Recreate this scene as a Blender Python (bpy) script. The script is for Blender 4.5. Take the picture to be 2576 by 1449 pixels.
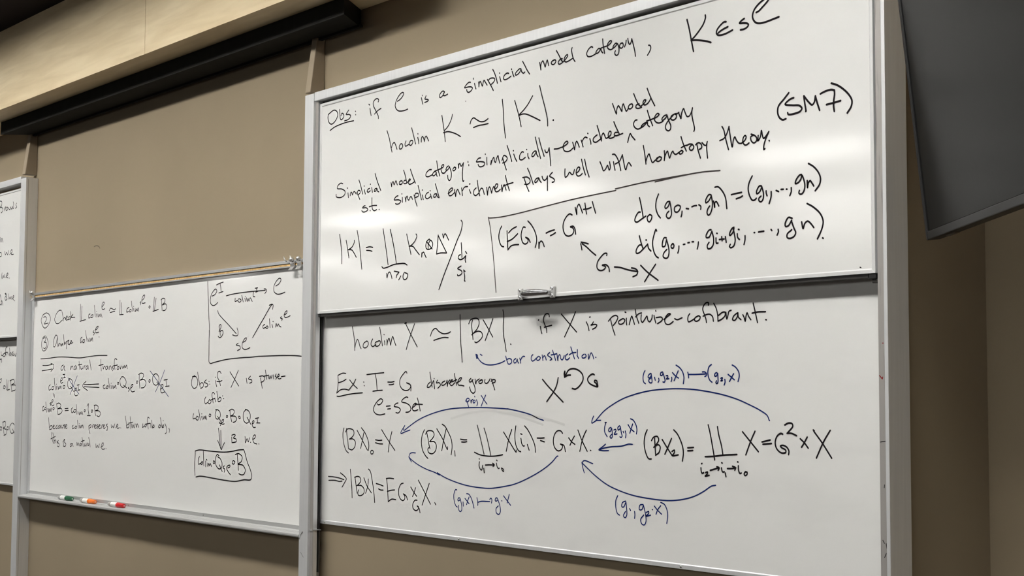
import bpy, bmesh, math, random
from mathutils import Vector, Matrix

# ------------------------------------------------------------------ camera, world, exposure
for o in list(bpy.data.objects):
    bpy.data.objects.remove(o, do_unlink=True)
scene = bpy.context.scene
COL = scene.collection
cam_data = bpy.data.cameras.new('camera')
cam = bpy.data.objects.new('camera', cam_data)
COL.objects.link(cam)
cam_data.sensor_width = 36.0
cam_data.lens = 3890.87 / 2576 * 36.0
cam_data.clip_start = 0.05
cam_data.clip_end = 60.0
YAW, PITCH, ROLL = math.degrees(0.89616151), math.degrees(0.07024979), math.degrees(0.00491628)
cam.matrix_world = (Matrix.Translation((0, -2.605, 1.45)) @ Matrix.Rotation(math.radians(YAW), 4, 'Z')
                    @ Matrix.Rotation(math.radians(90 + PITCH), 4, 'X') @ Matrix.Rotation(math.radians(ROLL), 4, 'Z'))
scene.camera = cam

world = bpy.data.worlds.new('world')
scene.world = world
world.use_nodes = True
world.node_tree.nodes['Background'].inputs[0].default_value = (0.01, 0.01, 0.011, 1)
world.node_tree.nodes['Background'].inputs[1].default_value = 0.3
scene.view_settings.view_transform = 'Standard'
scene.view_settings.look = 'None'
scene.view_settings.gamma = 1.0
scene.view_settings.use_curve_mapping = False
scene.view_settings.exposure = 0.26

LAMP_FRONT = 52.0      # radiance of the wall-wash row in front of the boards
LAMP_ROOM = 8.0       # radiance of the ceiling panels over the seats
CEIL = 2.995

# ------------------------------------------------------------------ materials
MATS = {}
def mat(name, color, rough=0.5, metal=0.0, spec=0.5, coat=0.0, coat_rough=0.1):
    m = bpy.data.materials.new(name); m.use_nodes = True
    b = m.node_tree.nodes['Principled BSDF']
    b.inputs['Base Color'].default_value = (*color, 1)
    b.inputs['Roughness'].default_value = rough
    b.inputs['Metallic'].default_value = metal
    b.inputs['Specular IOR Level'].default_value = spec
    b.inputs['Coat Weight'].default_value = coat
    b.inputs['Coat Roughness'].default_value = coat_rough
    MATS[name] = m
    return m

def noisy(m, c1, c2, scale=(1, 1, 1), nscale=4.0, detail=4.0, lo=0.3, hi=0.7, bump=0.0, bscale=None):
    """Mix two colours of the same surface with object-space noise; optional fine bump."""
    nt = m.node_tree; N = nt.nodes; L = nt.links
    b = N['Principled BSDF']
    tc = N.new('ShaderNodeTexCoord'); mp = N.new('ShaderNodeMapping')
    mp.inputs['Scale'].default_value = scale
    L.new(tc.outputs['Object'], mp.inputs['Vector'])
    n = N.new('ShaderNodeTexNoise'); n.inputs['Scale'].default_value = nscale; n.inputs['Detail'].default_value = detail
    L.new(mp.outputs['Vector'], n.inputs['Vector'])
    r = N.new('ShaderNodeValToRGB')
    r.color_ramp.elements[0].position = lo; r.color_ramp.elements[1].position = hi
    r.color_ramp.elements[0].color = (*c1, 1); r.color_ramp.elements[1].color = (*c2, 1)
    L.new(n.outputs['Fac'], r.inputs['Fac']); L.new(r.outputs['Color'], b.inputs['Base Color'])
    if bump:
        n2 = N.new('ShaderNodeTexNoise'); n2.inputs['Scale'].default_value = bscale or 200.0
        L.new(mp.outputs['Vector'], n2.inputs['Vector'])
        bp = N.new('ShaderNodeBump'); bp.inputs['Strength'].default_value = bump; bp.inputs['Distance'].default_value = 0.001
        L.new(n2.outputs['Fac'], bp.inputs['Height']); L.new(bp.outputs['Normal'], b.inputs['Normal'])
    return m

WALL = noisy(mat('tan_wall_paint', (0.30, 0.24, 0.165), 0.75, spec=0.25), (0.285, 0.230, 0.155), (0.315, 0.254, 0.172), nscale=1.3, bump=0.12, bscale=260)
TRIM = noisy(mat('tan_trim_paint', (0.33, 0.265, 0.185), 0.6), (0.32, 0.256, 0.178), (0.345, 0.28, 0.195), nscale=9)
REARWALL = noisy(mat('grey_wall_paint', (0.17, 0.15, 0.13), 0.8), (0.16, 0.14, 0.12), (0.18, 0.16, 0.14), nscale=1.5)
CEILM = noisy(mat('dark_ceiling_paint', (0.03, 0.025, 0.026), 0.9, spec=0.05), (0.027, 0.022, 0.024), (0.033, 0.028, 0.028), nscale=2.0)
FLOORM = noisy(mat('grey_carpet', (0.045, 0.04, 0.036), 0.95, spec=0.1), (0.035, 0.031, 0.028), (0.055, 0.049, 0.044), nscale=60, bump=0.5, bscale=400)
def board_mat(name, dirt, nscale):
    return noisy(mat(name, (0.80, 0.80, 0.785), 0.085, spec=0.5), dirt, (0.80, 0.80, 0.785), scale=(0.6, 1, 1.5), nscale=nscale, detail=3, lo=0.34, hi=0.50)
BOARD = board_mat('white_enamel', (0.775, 0.775, 0.762), 2.4)
BOARD_SMUDGED = board_mat('white_enamel_smudged', (0.765, 0.765, 0.752), 5.0)
ALU = noisy(mat('satin_aluminium', (0.84, 0.85, 0.86), 0.46, metal=0.6), (0.82, 0.83, 0.84), (0.87, 0.88, 0.89), scale=(40, 40, 1.5), nscale=3)
ALU_PALE = mat('pale_anodised_aluminium', (0.74, 0.745, 0.74), 0.42, metal=0.25)
ALU_DULL = noisy(mat('scuffed_and_shaded_aluminium', (0.42, 0.40, 0.385), 0.55, metal=0.6), (0.25, 0.235, 0.225), (0.46, 0.44, 0.42), scale=(60, 60, 4), nscale=2.0, lo=0.28, hi=0.45)
ALU_BRIGHT = mat('bright_aluminium', (0.72, 0.73, 0.73), 0.3, metal=0.8)
TRAYM = noisy(mat('dull_tray_aluminium', (0.48, 0.485, 0.48), 0.5, metal=0.55), (0.44, 0.445, 0.44), (0.52, 0.525, 0.52), scale=(1.5, 40, 40), nscale=3)
ADDED_LOUVRE = mat('dark_added_louvre', (0.06, 0.06, 0.06), 0.7, spec=0.1)
CHROME = mat('chrome', (0.74, 0.74, 0.75), 0.2, metal=1.0)
PLATE = mat('cast_zinc', (0.66, 0.66, 0.65), 0.35, metal=0.7)
DARK = mat('black_rubber_and_gap_shade', (0.012, 0.012, 0.012), 0.6)
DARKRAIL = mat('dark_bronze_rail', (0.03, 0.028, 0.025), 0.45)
HOUSING = noisy(mat('black_powder_coat', (0.010, 0.010, 0.0095), 0.75, spec=0.08), (0.018, 0.018, 0.017), (0.022, 0.022, 0.021), nscale=30)
CORK = noisy(mat('cork', (0.62, 0.40, 0.16), 0.85), (0.50, 0.30, 0.10), (0.72, 0.50, 0.23), nscale=90, lo=0.35, hi=0.65)
SCREEN = mat('matte_screen_glass', (0.004, 0.0045, 0.0045), 0.26, spec=0.5)
SCREEN.node_tree.nodes['Principled BSDF'].inputs['IOR'].default_value = 1.16
BEZEL = mat('black_plastic', (0.012, 0.012, 0.0125), 0.42)
SENSOR = mat('grey_sensor_plastic', (0.23, 0.19, 0.14), 0.4)
INKS = {'black': mat('black_marker_ink', (0.012, 0.010, 0.012), 0.5, spec=0.06),
        'grey': mat('thin_black_marker_ink', (0.055, 0.048, 0.046), 0.5, spec=0.06),
        'blue': mat('blue_marker_ink', (0.010, 0.022, 0.125), 0.5, spec=0.06),
        'paleblue': mat('thin_blue_marker_ink', (0.045, 0.085, 0.235), 0.5, spec=0.06),
        'smear': mat('wiped_marker_haze', (0.66, 0.66, 0.645), 0.3, spec=0.3),
        'wallscuff': mat('wall_scuff', (0.14, 0.11, 0.075), 0.7, spec=0.2),
        'red': mat('red_marker_ink', (0.25, 0.02, 0.02), 0.5, spec=0.06)}
WOOD = mat('maple_veneer', (0.6, 0.45, 0.25), 0.5, spec=0.3)
def wood_nodes():
    nt = WOOD.node_tree; N = nt.nodes; L = nt.links; b = N['Principled BSDF']
    tc = N.new('ShaderNodeTexCoord'); mp = N.new('ShaderNodeMapping'); mp.inputs['Scale'].default_value = (0.9, 6, 9)
    L.new(tc.outputs['Object'], mp.inputs['Vector'])
    n = N.new('ShaderNodeTexNoise'); n.inputs['Scale'].default_value = 3.0; n.inputs['Detail'].default_value = 6; n.inputs['Distortion'].default_value = 0.6
    L.new(mp.outputs['Vector'], n.inputs['Vector'])
    r = N.new('ShaderNodeValToRGB')
    r.color_ramp.elements[0].position = 0.32; r.color_ramp.elements[1].position = 0.68
    r.color_ramp.elements[0].color = (0.66, 0.53, 0.33, 1); r.color_ramp.elements[1].color = (0.79, 0.66, 0.44, 1)
    L.new(n.outputs['Fac'], r.inputs['Fac'])
    L.new(r.outputs['Color'], b.inputs['Base Color'])
wood_nodes()
def lamp_mat(name, strength, color):
    m = bpy.data.materials.new(name); m.use_nodes = True
    N = m.node_tree.nodes; N.clear()
    e = N.new('ShaderNodeEmission'); e.inputs[0].default_value = (*color, 1); e.inputs[1].default_value = strength
    o = N.new('ShaderNodeOutputMaterial'); m.node_tree.links.new(e.outputs[0], o.inputs[0])
    return m
LAMPF = lamp_mat('lit_front_lamp', LAMP_FRONT, (1.0, 0.975, 0.93))
LAMPR = lamp_mat('lit_ceiling_lamp', LAMP_ROOM, (1.0, 0.975, 0.93))

# ------------------------------------------------------------------ mesh helpers
def link(name, bm, m, parent=None, smooth=False, bevel=0.0, segs=2):
    bmesh.ops.recalc_face_normals(bm, faces=bm.faces[:])
    me = bpy.data.meshes.new(name); bm.to_mesh(me); bm.free()
    if smooth:
        for p in me.polygons: p.use_smooth = True
    for mm in (m if isinstance(m, (list, tuple)) else [m]):
        me.materials.append(mm)
    o = bpy.data.objects.new(name, me); COL.objects.link(o)
    if parent is not None:
        o.parent = parent
        o.matrix_parent_inverse = Matrix.Identity(4)
        # children are built in world coordinates: bring the mesh into the parent's frame
        if parent.parent is None:
            me.transform(parent.matrix_basis.inverted())
        else:
            me.transform((parent.parent.matrix_basis @ parent.matrix_basis).inverted())
    if bevel:
        bv = o.modifiers.new('bevel', 'BEVEL'); bv.width = bevel; bv.segments = segs; bv.limit_method = 'ANGLE'
    return o

def box(bm, x0, x1, y0, y1, z0, z1):
    v = [bm.verts.new(p) for p in ((x0, y0, z0), (x1, y0, z0), (x1, y1, z0), (x0, y1, z0),
                                   (x0, y0, z1), (x1, y0, z1), (x1, y1, z1), (x0, y1, z1))]
    for f in ((0, 3, 2, 1), (4, 5, 6, 7), (0, 1, 5, 4), (1, 2, 6, 5), (2, 3, 7, 6), (3, 0, 4, 7)):
        bm.faces.new([v[i] for i in f])
    return v

def boxes(*bs):
    bm = bmesh.new()
    for b in bs: box(bm, *b)
    return bm

def prism(bm, pts, axis, a, b):
    """Extrude a closed 2-D outline along an axis: 'X' outline is (y,z), 'Z' outline is (x,y), 'Y' outline is (x,z)."""
    def P(p, t):
        return {'X': (t, p[0], p[1]), 'Z': (p[0], p[1], t), 'Y': (p[0], t, p[1])}[axis]
    lo = [bm.verts.new(P(p, a)) for p in pts]; hi = [bm.verts.new(P(p, b)) for p in pts]
    n = len(pts)
    bm.faces.new(lo); bm.faces.new(hi[::-1])
    for i in range(n):
        bm.faces.new((lo[i], lo[(i + 1) % n], hi[(i + 1) % n], hi[i]))

def lathe(bm, prof, origin, axis, n=28):
    """Revolve (t, r) pairs round an axis direction through origin."""
    ax = Vector(axis).normalized(); u = ax.orthogonal().normalized(); w = ax.cross(u); o = Vector(origin)
    rings = []
    for t, r in prof:
        if r < 1e-6: rings.append([bm.verts.new(o + ax * t)])
        else: rings.append([bm.verts.new(o + ax * t + (u * math.cos(k * 2 * math.pi / n) + w * math.sin(k * 2 * math.pi / n)) * r) for k in range(n)])
    for A, B in zip(rings, rings[1:]):
        for k in range(n):
            q = [A[k % len(A)], A[(k + 1) % len(A)], B[(k + 1) % len(B)], B[k % len(B)]]
            q = list(dict.fromkeys(q))
            if len(q) > 2: bm.faces.new(q)
    for R in (rings[0], rings[-1]):
        if len(R) > 2: bm.faces.new(R)

def tube(bm, path, rads, n=14, squash=1.0):
    """Sweep a round section (radius per point) along a path of points."""
    P = [Vector(p) for p in path]; rings = []
    for i, p in enumerate(P):
        t = (P[min(i + 1, len(P) - 1)] - P[max(i - 1, 0)]).normalized()
        u = Vector((0, 0, 1)); u = (u - t * u.dot(t))
        if u.length < 1e-4: u = Vector((0, 1, 0)) - t * t.y
        u.normalize(); w = t.cross(u)
        rings.append([bm.verts.new(p + (u * math.cos(k * 2 * math.pi / n) * squash + w * math.sin(k * 2 * math.pi / n)) * rads[i]) for k in range(n)])
    for A, B in zip(rings, rings[1:]):
        for k in range(n): bm.faces.new((A[k], A[(k + 1) % n], B[(k + 1) % n], B[k]))
    bm.faces.new(rings[0]); bm.faces.new(rings[-1][::-1])

def thing(name, label, cat, loc=(0, 0, 0), group=None):
    o = bpy.data.objects.new(name, None); COL.objects.link(o)
    o.empty_display_size = 0.1
    o.location = loc; o.matrix_basis = Matrix.Translation(loc)
    o['label'] = label; o['category'] = cat
    if group: o['group'] = group
    return o

def tag(o, label, cat, group=None):
    o['label'] = label; o['category'] = cat
    if group: o['group'] = group
    return o

def struct(o, label=None):
    o['kind'] = 'structure'
    if label: o['label'] = label
    return o

def dup(root, offset, label):
    """A copy of a thing with copies of its parts and sub-parts."""
    r = root.copy(); COL.objects.link(r)
    r.location = Vector(root.location) + Vector(offset); r['label'] = label
    for ch in list(root.children):
        c = ch.copy(); COL.objects.link(c); c.parent = r
        for g in list(ch.children):
            d = g.copy(); COL.objects.link(d); d.parent = c
    return r

# ------------------------------------------------------------------ handwriting: strokes lying on a board
def smooth_line(P):
    """Centripetal Catmull-Rom through the points of one pen stroke."""
    if len(P) < 3: return [Vector(p) for p in P]
    P = [Vector(p) for p in P]
    out = []
    for i in range(len(P) - 1):
        p1, p2 = P[i], P[i + 1]
        p0 = P[i - 1] if i else p1 + (p1 - p2)
        p3 = P[i + 2] if i + 2 < len(P) else p2 + (p2 - p1)
        t0 = 0.0
        t1 = t0 + max((p1 - p0).length, 1e-6) ** 0.5
        t2 = t1 + max((p2 - p1).length, 1e-6) ** 0.5
        t3 = t2 + max((p3 - p2).length, 1e-6) ** 0.5
        n = max(2, min(14, int((p2 - p1).length / 0.0025)))
        for k in range(n):
            t = t1 + (t2 - t1) * k / n
            A1 = p0 * ((t1 - t) / (t1 - t0)) + p1 * ((t - t0) / (t1 - t0))
            A2 = p1 * ((t2 - t) / (t2 - t1)) + p2 * ((t - t1) / (t2 - t1))
            A3 = p2 * ((t3 - t) / (t3 - t2)) + p3 * ((t - t2) / (t3 - t2))
            B1 = A1 * ((t2 - t) / (t2 - t0)) + A2 * ((t - t0) / (t2 - t0))
            B2 = A2 * ((t3 - t) / (t3 - t1)) + A3 * ((t - t1) / (t3 - t1))
            out.append(B1 * ((t2 - t) / (t2 - t1)) + B2 * ((t - t1) / (t2 - t1)))
    out.append(P[-1])
    return out

def ribbon(bm, P, w, y):
    """One stroke: flat band of width w with round ends, in the plane y."""
    Q = smooth_line(P)
    pts = [Q[0]]
    for q in Q[1:]:
        if (q - pts[-1]).length > 2e-4: pts.append(q)
    def disc(c):
        y2 = y - 4e-6
        bm.faces.new([bm.verts.new((c.x + math.cos(a * math.pi / 5) * w / 2, y2, c.y + math.sin(a * math.pi / 5) * w / 2)) for a in range(10)])
    pieces = [[pts[0]]]
    for i in range(1, len(pts)):
        pieces[-1].append(pts[i])
        if i < len(pts) - 1:
            a = (pts[i] - pts[i - 1]).normalized(); b = (pts[i + 1] - pts[i]).normalized()
            if a.dot(b) < 0.55: pieces.append([pts[i]])
    for pc in pieces:
        disc(pc[0]); disc(pc[-1])
        if len(pc) < 2: continue
        prev = None
        for i, p in enumerate(pc):
            t = (pc[min(i + 1, len(pc) - 1)] - pc[max(i - 1, 0)]).normalized()
            nx, nz = -t.y * w / 2, t.x * w / 2
            a = bm.verts.new((p.x + nx, y, p.y + nz)); b = bm.verts.new((p.x - nx, y, p.y - nz))
            if prev: bm.faces.new((prev[0], prev[1], b, a))
            prev = (a, b)

def write_on(board, key, x0, z0, ysurf):
    """Every phrase on a board becomes one handwriting part of that board; strokes are in 0.2 mm units from (x0, z0)."""
    for k, color, label, w, data in INK:
        if k != key: continue
        bm = bmesh.new(); n = 0
        for s in data.split('/'):
            v = [int(t) for t in s.replace(',', ' ').split()]
            P = [(x0 + v[i] * 0.0002, z0 + v[i + 1] * 0.0002) for i in range(0, len(v), 2)]
            ribbon(bm, P, w * 0.001, ysurf - 0.0004 - 0.000012 * (n % 12)); n += 1
        for f in bm.faces: f.normal_update()
        o = link('handwriting', bm, INKS[color], board)
        o['label'] = label

# ------------------------------------------------------------------ measured positions (metres)
SEAM = -5.041
HX0 = -3.1641
HX1 = -3.0333
HZ = 1.7198
HOOKR = -4.3509
HOOKL = -6.576
MGX = -6.0808
MGL = 0.142
MOX = -5.856
MOL = 0.142
MRX = -5.588
MRL = 0.142
TVC = (-1.8911, -0.03, 1.7666)
TVTILT = 6.0
CURL = [(-5.9999, 2.0556), (-5.9843, 2.0578), (-5.9647, 2.0563), (-5.9488, 2.0503), (-5.9426, 2.045)]
FRONT_Y = -1.03
FRONT_D = 0.2
FRONT_X = [-10.6, -9.4, -8.2, -7.0, -5.8, -4.6, -3.4, -2.05, -0.85, 0.35, 1.55, 2.75]
ROOM_XY = [(-16.1, -4.85), (-13.65, -4.85), (-11.2, -4.85), (-8.75, -4.85), (-6.3, -4.85), (-3.85, -4.85), (-1.4, -4.85), (1.05, -4.85), (-17.5, -6.8), (-15.05, -6.8), (-12.6, -6.8), (-10.15, -6.8), (-7.7, -6.8), (-5.25, -6.8), (-2.8, -6.8), (-0.35, -6.8), (2.1, -6.8), (-16.15, -8.25), (-13.7, -8.25), (-11.25, -8.25), (-8.8, -8.25), (-6.35, -8.25), (-3.9, -8.25), (-1.45, -8.25), (1.0, -8.25)]

# handwriting: board, ink, label, pen width in mm, strokes in 0.2 mm steps from the lower left corner of the board
INK = [
    ('upper', 'black', 'black handwriting', 3.8, 
     '234,3148 223,3101 237,3044 282,2994 341,2976 413,2996 485,3049 510,3101 490,3151 438,3182 387,3189 307,3169 234,3144/561,3176 573,3108 589,3027 608,3009 637,3009 687,3045 686,3076 649,3105 621,3101 607,3072/827,3130 792,3104 754,3074 843,3058 886,3033 865,3004 802,2982 710,2977/292,2882 430,2919 589,2937 774,2947 972,2943'),
    ('upper', 'black', 'black handwriting', 3.8, 
     '1018,3085 1023,3080/1025,3032 1028,3027'),
    ('upper', 'black', 'black handwriting', 3.8, 
     '1423,3072 1438,3016 1456,2957/1391,3139 1414,3123/1644,3137 1661,3159 1647,3180 1607,3193 1559,3185 1513,3150 1514,3104 1556,3045 1611,2977 1652,2918 1657,2883/1550,2966 1590,2987 1657,3012 1724,3027'),
    ('upper', 'black', 'black handwriting', 3.8, 
     '2158,3072 2222,3087 2292,3125 2321,3165 2298,3182 2246,3176 2170,3128 2119,3069 2100,3012 2127,2963 2186,2925 2264,2910 2354,2908 2428,2916'),
    ('upper', 'black', 'black handwriting', 3.8, 
     '2772,3031 2788,2985 2807,2935/2795,3065 2795,3059/2886,3043 2874,3023 2858,3003 2917,2987 2948,2972 2930,2960 2856,2951'),
    ('upper', 'black', 'black handwriting', 3.8, 
     '3341,3032 3305,3050 3269,3043 3222,3007 3216,2979 3246,2966 3282,2976 3318,3007 3339,3031 3318,3014 3312,2986 3348,2977 3416,2988'),
    ('upper', 'black', 'black handwriting', 3.8, 
     '3951,3073 3920,3080 3869,3063 3814,3019 3904,3016 3967,3006 3996,2988 3979,2962 3933,2941 3893,2942 3870,2962 3864,2984/4043,3043 4058,2999 4076,2962/4015,3121 4017,3107/4137,3049 4141,3014 4143,2982 4148,3020 4167,3052 4193,3027 4222,2979 4238,3020 4257,3053 4289,3022 4328,2976/4333,3053 4367,3013 4423,2943 4467,2881/4355,3036 4388,3055 4444,3056 4493,3041 4499,3020 4466,2991 4411,2968/4454,3171 4487,3125 4532,3035 4557,2966/4608,3047 4622,3007 4636,2974/4605,3100 4607,3094/4803,3060 4787,3069 4749,3068 4701,3042 4690,3010 4712,2989 4761,2989 4804,2999 4852,3015/4878,3075 4894,3038 4919,2997/4865,3112 4868,3103/5069,3077 5037,3086 4995,3069 4948,3036 4948,3016 4974,3012 5027,3030 5069,3067 5074,3056 5085,3034 5122,3012 5148,3024/5100,3176 5142,3119 5195,3043 5248,2981'),
    ('upper', 'black', 'black handwriting', 3.8, 
     '5458,3099 5469,3051 5482,2999 5479,3036 5489,3081 5519,3112 5550,3064 5571,3021 5586,3065 5611,3107 5626,3071 5641,3029/5732,3083 5702,3072 5692,3054 5712,3031 5747,3028 5777,3046 5785,3068 5767,3084 5727,3081/5796,3200 5846,3132 5901,3051 5935,3029/5916,3072 5886,3077 5846,3057 5832,3034 5851,3011 5896,3016 5940,3035/5955,3039 5994,3068 6022,3096 6014,3110 5989,3104 5955,3075 5955,3039 5985,3019 6043,3024 6112,3042/6108,3184 6097,3160 6111,3093 6136,3031 6165,2995'),
    ('upper', 'black', 'black handwriting', 3.8, 
     '6504,3118 6485,3131 6447,3122 6400,3082 6390,3052 6409,3020 6457,3009 6514,3015 6565,3028/6649,3074 6621,3085 6584,3066 6565,3041 6584,3028 6626,3043 6659,3069 6668,3042 6696,3015/6693,3192 6698,3131 6714,3066 6728,3003/6659,3082 6719,3087 6774,3090/6774,3086 6820,3103 6857,3128 6848,3144 6820,3141 6784,3110 6779,3073 6807,3043 6848,3030 6889,3041/6948,3093 6926,3094 6889,3066 6883,3045 6907,3047 6948,3071 6962,3085 6989,3036 6994,2992 6980,2950 6948,2940 6921,2958 6917,2986 6928,3000/7025,3077 7003,3053 7007,3030 7034,3016 7062,3024 7071,3053 7057,3077 7030,3076/7124,3099 7118,3063 7093,3022/7154,3116 7160,3081 7178,3043 7196,3037 7214,3065 7224,3100/7224,3100 7254,3014 7280,2930 7289,2873'),
    ('upper', 'black', 'black handwriting', 3.8, 
     '7521,2967 7551,2956 7560,2924 7534,2880 7501,2848'),
    ('upper', 'black', 'black handwriting', 4.71, 
     '8174,3158 8208,3048 8240,2917 8264,2819 8279,2760/8472,3154 8476,3127 8443,3057 8378,2993 8297,2931 8248,2904/8240,2897 8313,2888 8410,2866 8490,2843 8561,2816'),
    ('upper', 'black', 'black handwriting', 4.71, 
     '8802,3013 8775,3018 8712,2989 8657,2941 8649,2908 8672,2883 8712,2874 8790,2876 8902,2899/8676,2906 8712,2922 8774,2940 8829,2950'),
    ('upper', 'black', 'black handwriting', 4.71, 
     '9082,2997 9044,2984 9010,2959 9074,2947 9131,2931 9146,2914 9127,2892 9081,2877 9024,2879/9263,3033 9300,3040 9353,3073 9412,3112 9449,3144 9446,3167 9413,3171 9368,3154 9294,3118 9234,3068 9207,3005 9221,2956 9262,2915 9322,2898 9410,2898 9506,2908 9599,2918'),
    ('upper', 'black', 'black handwriting', 3.8, 
     '1892,2665 1955,2540 1995,2417 2030,2328/2014,2394 2041,2443 2087,2464 2115,2434 2160,2354/2254,2422 2218,2390 2228,2351 2274,2349 2307,2379 2291,2417 2254,2422/2391,2447 2365,2403 2380,2372 2420,2377 2465,2390/2500,2433 2474,2394 2507,2367 2555,2389 2567,2421 2537,2439 2500,2433/2533,2622 2580,2512 2636,2374/2689,2461 2711,2411 2717,2369/2691,2518 2695,2511/2779,2384 2782,2434 2804,2462 2831,2438 2859,2382/2859,2382 2870,2433 2898,2455 2919,2437 2962,2377'),
    ('upper', 'black', 'black handwriting', 3.8, 
     '3280,2701 3313,2569 3344,2443 3366,2318/3532,2681 3511,2623 3436,2532 3343,2474/3321,2448 3420,2451 3539,2422 3640,2384 3727,2341'),
    ('upper', 'black', 'black handwriting', 3.8, 
     '3949,2491 3968,2535 4025,2564 4090,2533 4179,2491 4275,2483 4354,2507/4026,2428 4147,2441 4244,2438 4358,2439'),
    ('upper', 'black', 'black handwriting', 3.8, 
     '4666,2726 4686,2597 4703,2400 4740,2192'),
    ('upper', 'black', 'black handwriting', 3.8, 
     '4936,2671 4981,2564 5027,2452 5075,2302/5312,2677 5214,2578 5110,2507 5027,2466/5020,2455 5080,2465 5170,2456 5304,2404 5469,2329/5457,2793 5507,2648 5581,2449 5618,2322 5624,2237'),
    ('upper', 'black', 'black handwriting', 3.8, 
     '5734,2301 5743,2294 5731,2296 5741,2299'),
    ('upper', 'black', 'black handwriting', 3.8, 
     '683,1996 627,2011 535,1973 526,1940 660,1915 753,1867 744,1824 663,1790 560,1792 498,1815 497,1846/814,1918 823,1909'),
    ('upper', 'black', 'black handwriting', 3.8, 
     '835,1837 850,1764/902,1788 905,1819 925,1841 945,1826 966,1793 982,1822 1009,1843 1035,1828 1070,1797/1085,1823 1136,1752 1171,1705/1095,1811 1124,1846 1174,1835 1181,1808 1116,1776/1141,2005 1182,1933 1248,1779/1292,1840 1323,1772/1285,1900 1289,1894/1438,1847 1390,1835 1371,1805 1401,1791 1459,1807/1496,1851 1517,1779/1457,1906 1464,1907/1632,1827 1584,1821 1565,1790 1613,1791 1641,1820 1652,1787 1690,1767/1583,2055 1649,1927 1743,1783'),
    ('upper', 'black', 'black handwriting', 3.8, 
     '2013,1872 2029,1812 2038,1854 2065,1883 2094,1832 2112,1851 2139,1886 2177,1823/2269,1872 2232,1860 2229,1829 2269,1819 2310,1836 2302,1866 2269,1872/2339,2022 2387,1922 2425,1818/2397,1869 2351,1863 2343,1832 2379,1818 2425,1829/2434,1833 2497,1853 2514,1866 2487,1875 2461,1841 2479,1802 2543,1801 2623,1824/2512,2015 2568,1913 2641,1799'),
    ('upper', 'black', 'black handwriting', 3.8, 
     '3036,1952 2984,1955 2905,1912 2901,1876 2950,1859 3055,1875/3141,1912 3097,1911 3063,1879 3090,1856 3141,1876 3158,1899 3159,1869 3176,1841/3164,2062 3192,1947 3242,1839/3115,1920 3192,1931 3278,1942/3261,1939 3329,1962 3337,1986 3303,1990 3269,1938 3296,1879 3347,1868 3398,1893/3448,1958 3406,1943 3389,1909 3431,1905 3473,1945/3473,1945 3517,1850 3509,1775 3476,1748 3442,1772 3433,1824/3591,1927 3558,1905 3558,1880 3600,1881 3625,1908 3591,1927/3679,1962 3691,1900 3691,1941 3716,1963 3749,1919 3774,1936 3802,1963/3802,1963 3783,1870 3781,1751 3798,1699 3814,1712'),
    ('upper', 'black', 'black handwriting', 3.8, 
     '3905,1968 3908,1955/3922,1922 3925,1909'),
    ('upper', 'black', 'black handwriting', 3.8, 
     '4192,1985 4144,1983 4096,1944 4201,1932 4281,1908 4278,1879 4217,1861 4161,1870 4137,1900/4331,1975 4331,1921 4337,1872/4296,2026 4300,2021'),
    ('upper', 'black', 'black handwriting', 3.8, 
     '4431,1920 4421,1867 4447,1918 4486,1957 4505,1901 4525,1884 4548,1935 4579,1970 4595,1920 4619,1864/4680,1929 4712,1858 4762,1756/4665,1892 4703,1955 4757,1939 4781,1908 4743,1869 4681,1857/4776,2083 4818,1999 4880,1856/4921,1949 4948,1897 4987,1845/4911,1999 4916,1994/5126,1951 5099,1960 5046,1914 5047,1867 5092,1852 5166,1876/5218,1922 5221,1884 5245,1850/5192,1979 5197,1975/5395,1929 5366,1937 5314,1911 5304,1874 5344,1874 5395,1920 5402,1891 5432,1854/5372,2120 5424,1973 5483,1825/5446,2100 5497,1973 5555,1846/5569,1927 5584,1897 5620,1888 5656,1944/5656,1944 5671,1840 5690,1707/5757,1915 5828,1911 5898,1921/5910,1919 5983,1938 6031,1964 6017,1984 5975,1976 5934,1930 5955,1872 6025,1850 6080,1857 6129,1883/6122,1957 6142,1909 6159,1857 6170,1910 6197,1961 6225,1931 6250,1880/6287,1964 6307,1920 6324,1875/6307,1947 6341,1984 6371,1992 6402,1979/6452,1961 6470,1918 6474,1890/6411,2036 6418,2030/6590,1991 6563,1982 6517,1952 6519,1921 6564,1901 6637,1924 6676,1938/6590,2109 6630,2014 6670,1906/6670,1919 6683,1980 6705,2000 6729,1970 6756,1928 6795,1935 6847,1968 6847,1999 6821,2007 6795,1966 6815,1923 6860,1917 6912,1928/6899,2116 6938,2045 6997,1953/6971,1974 6919,1976 6906,1951 6932,1937 6984,1939 7061,1949'),
    ('upper', 'black', 'black handwriting', 3.8, 
     '7150,1827 7169,1882 7195,1929 7226,1892 7281,1840/7317,2081 7285,2081 7254,2041 7273,1999 7329,1967 7386,1976 7417,1984/7479,2028 7429,2018 7392,1992 7417,1984 7467,2012 7498,2026 7504,1994 7535,1969/7498,2173 7529,2095 7590,1974/7485,2045 7572,2054 7633,2063/7627,2060 7682,2078 7700,2097 7676,2111 7633,2085 7621,2043 7657,2004 7706,1991 7767,2002/7833,2070 7791,2067 7749,2034 7755,2016 7803,2031 7839,2060/7839,2060 7863,1997 7899,1933 7893,1891 7863,1876 7821,1896 7809,1936 7833,1976 7887,2019 7947,2058/7953,2061 7905,2042 7905,2008 7947,1994 7989,2014 7995,2047 7965,2064 8007,2062 8036,2071/8030,2072 8048,2031 8071,1994 8071,2028 8089,2076 8113,2106 8136,2061 8171,2005 8206,2005 8241,2046 8259,2090/8259,2094 8247,2037 8264,1950 8287,1872 8292,1838 8281,1816'),
    ('upper', 'black', 'black handwriting', 3.8, 
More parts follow.
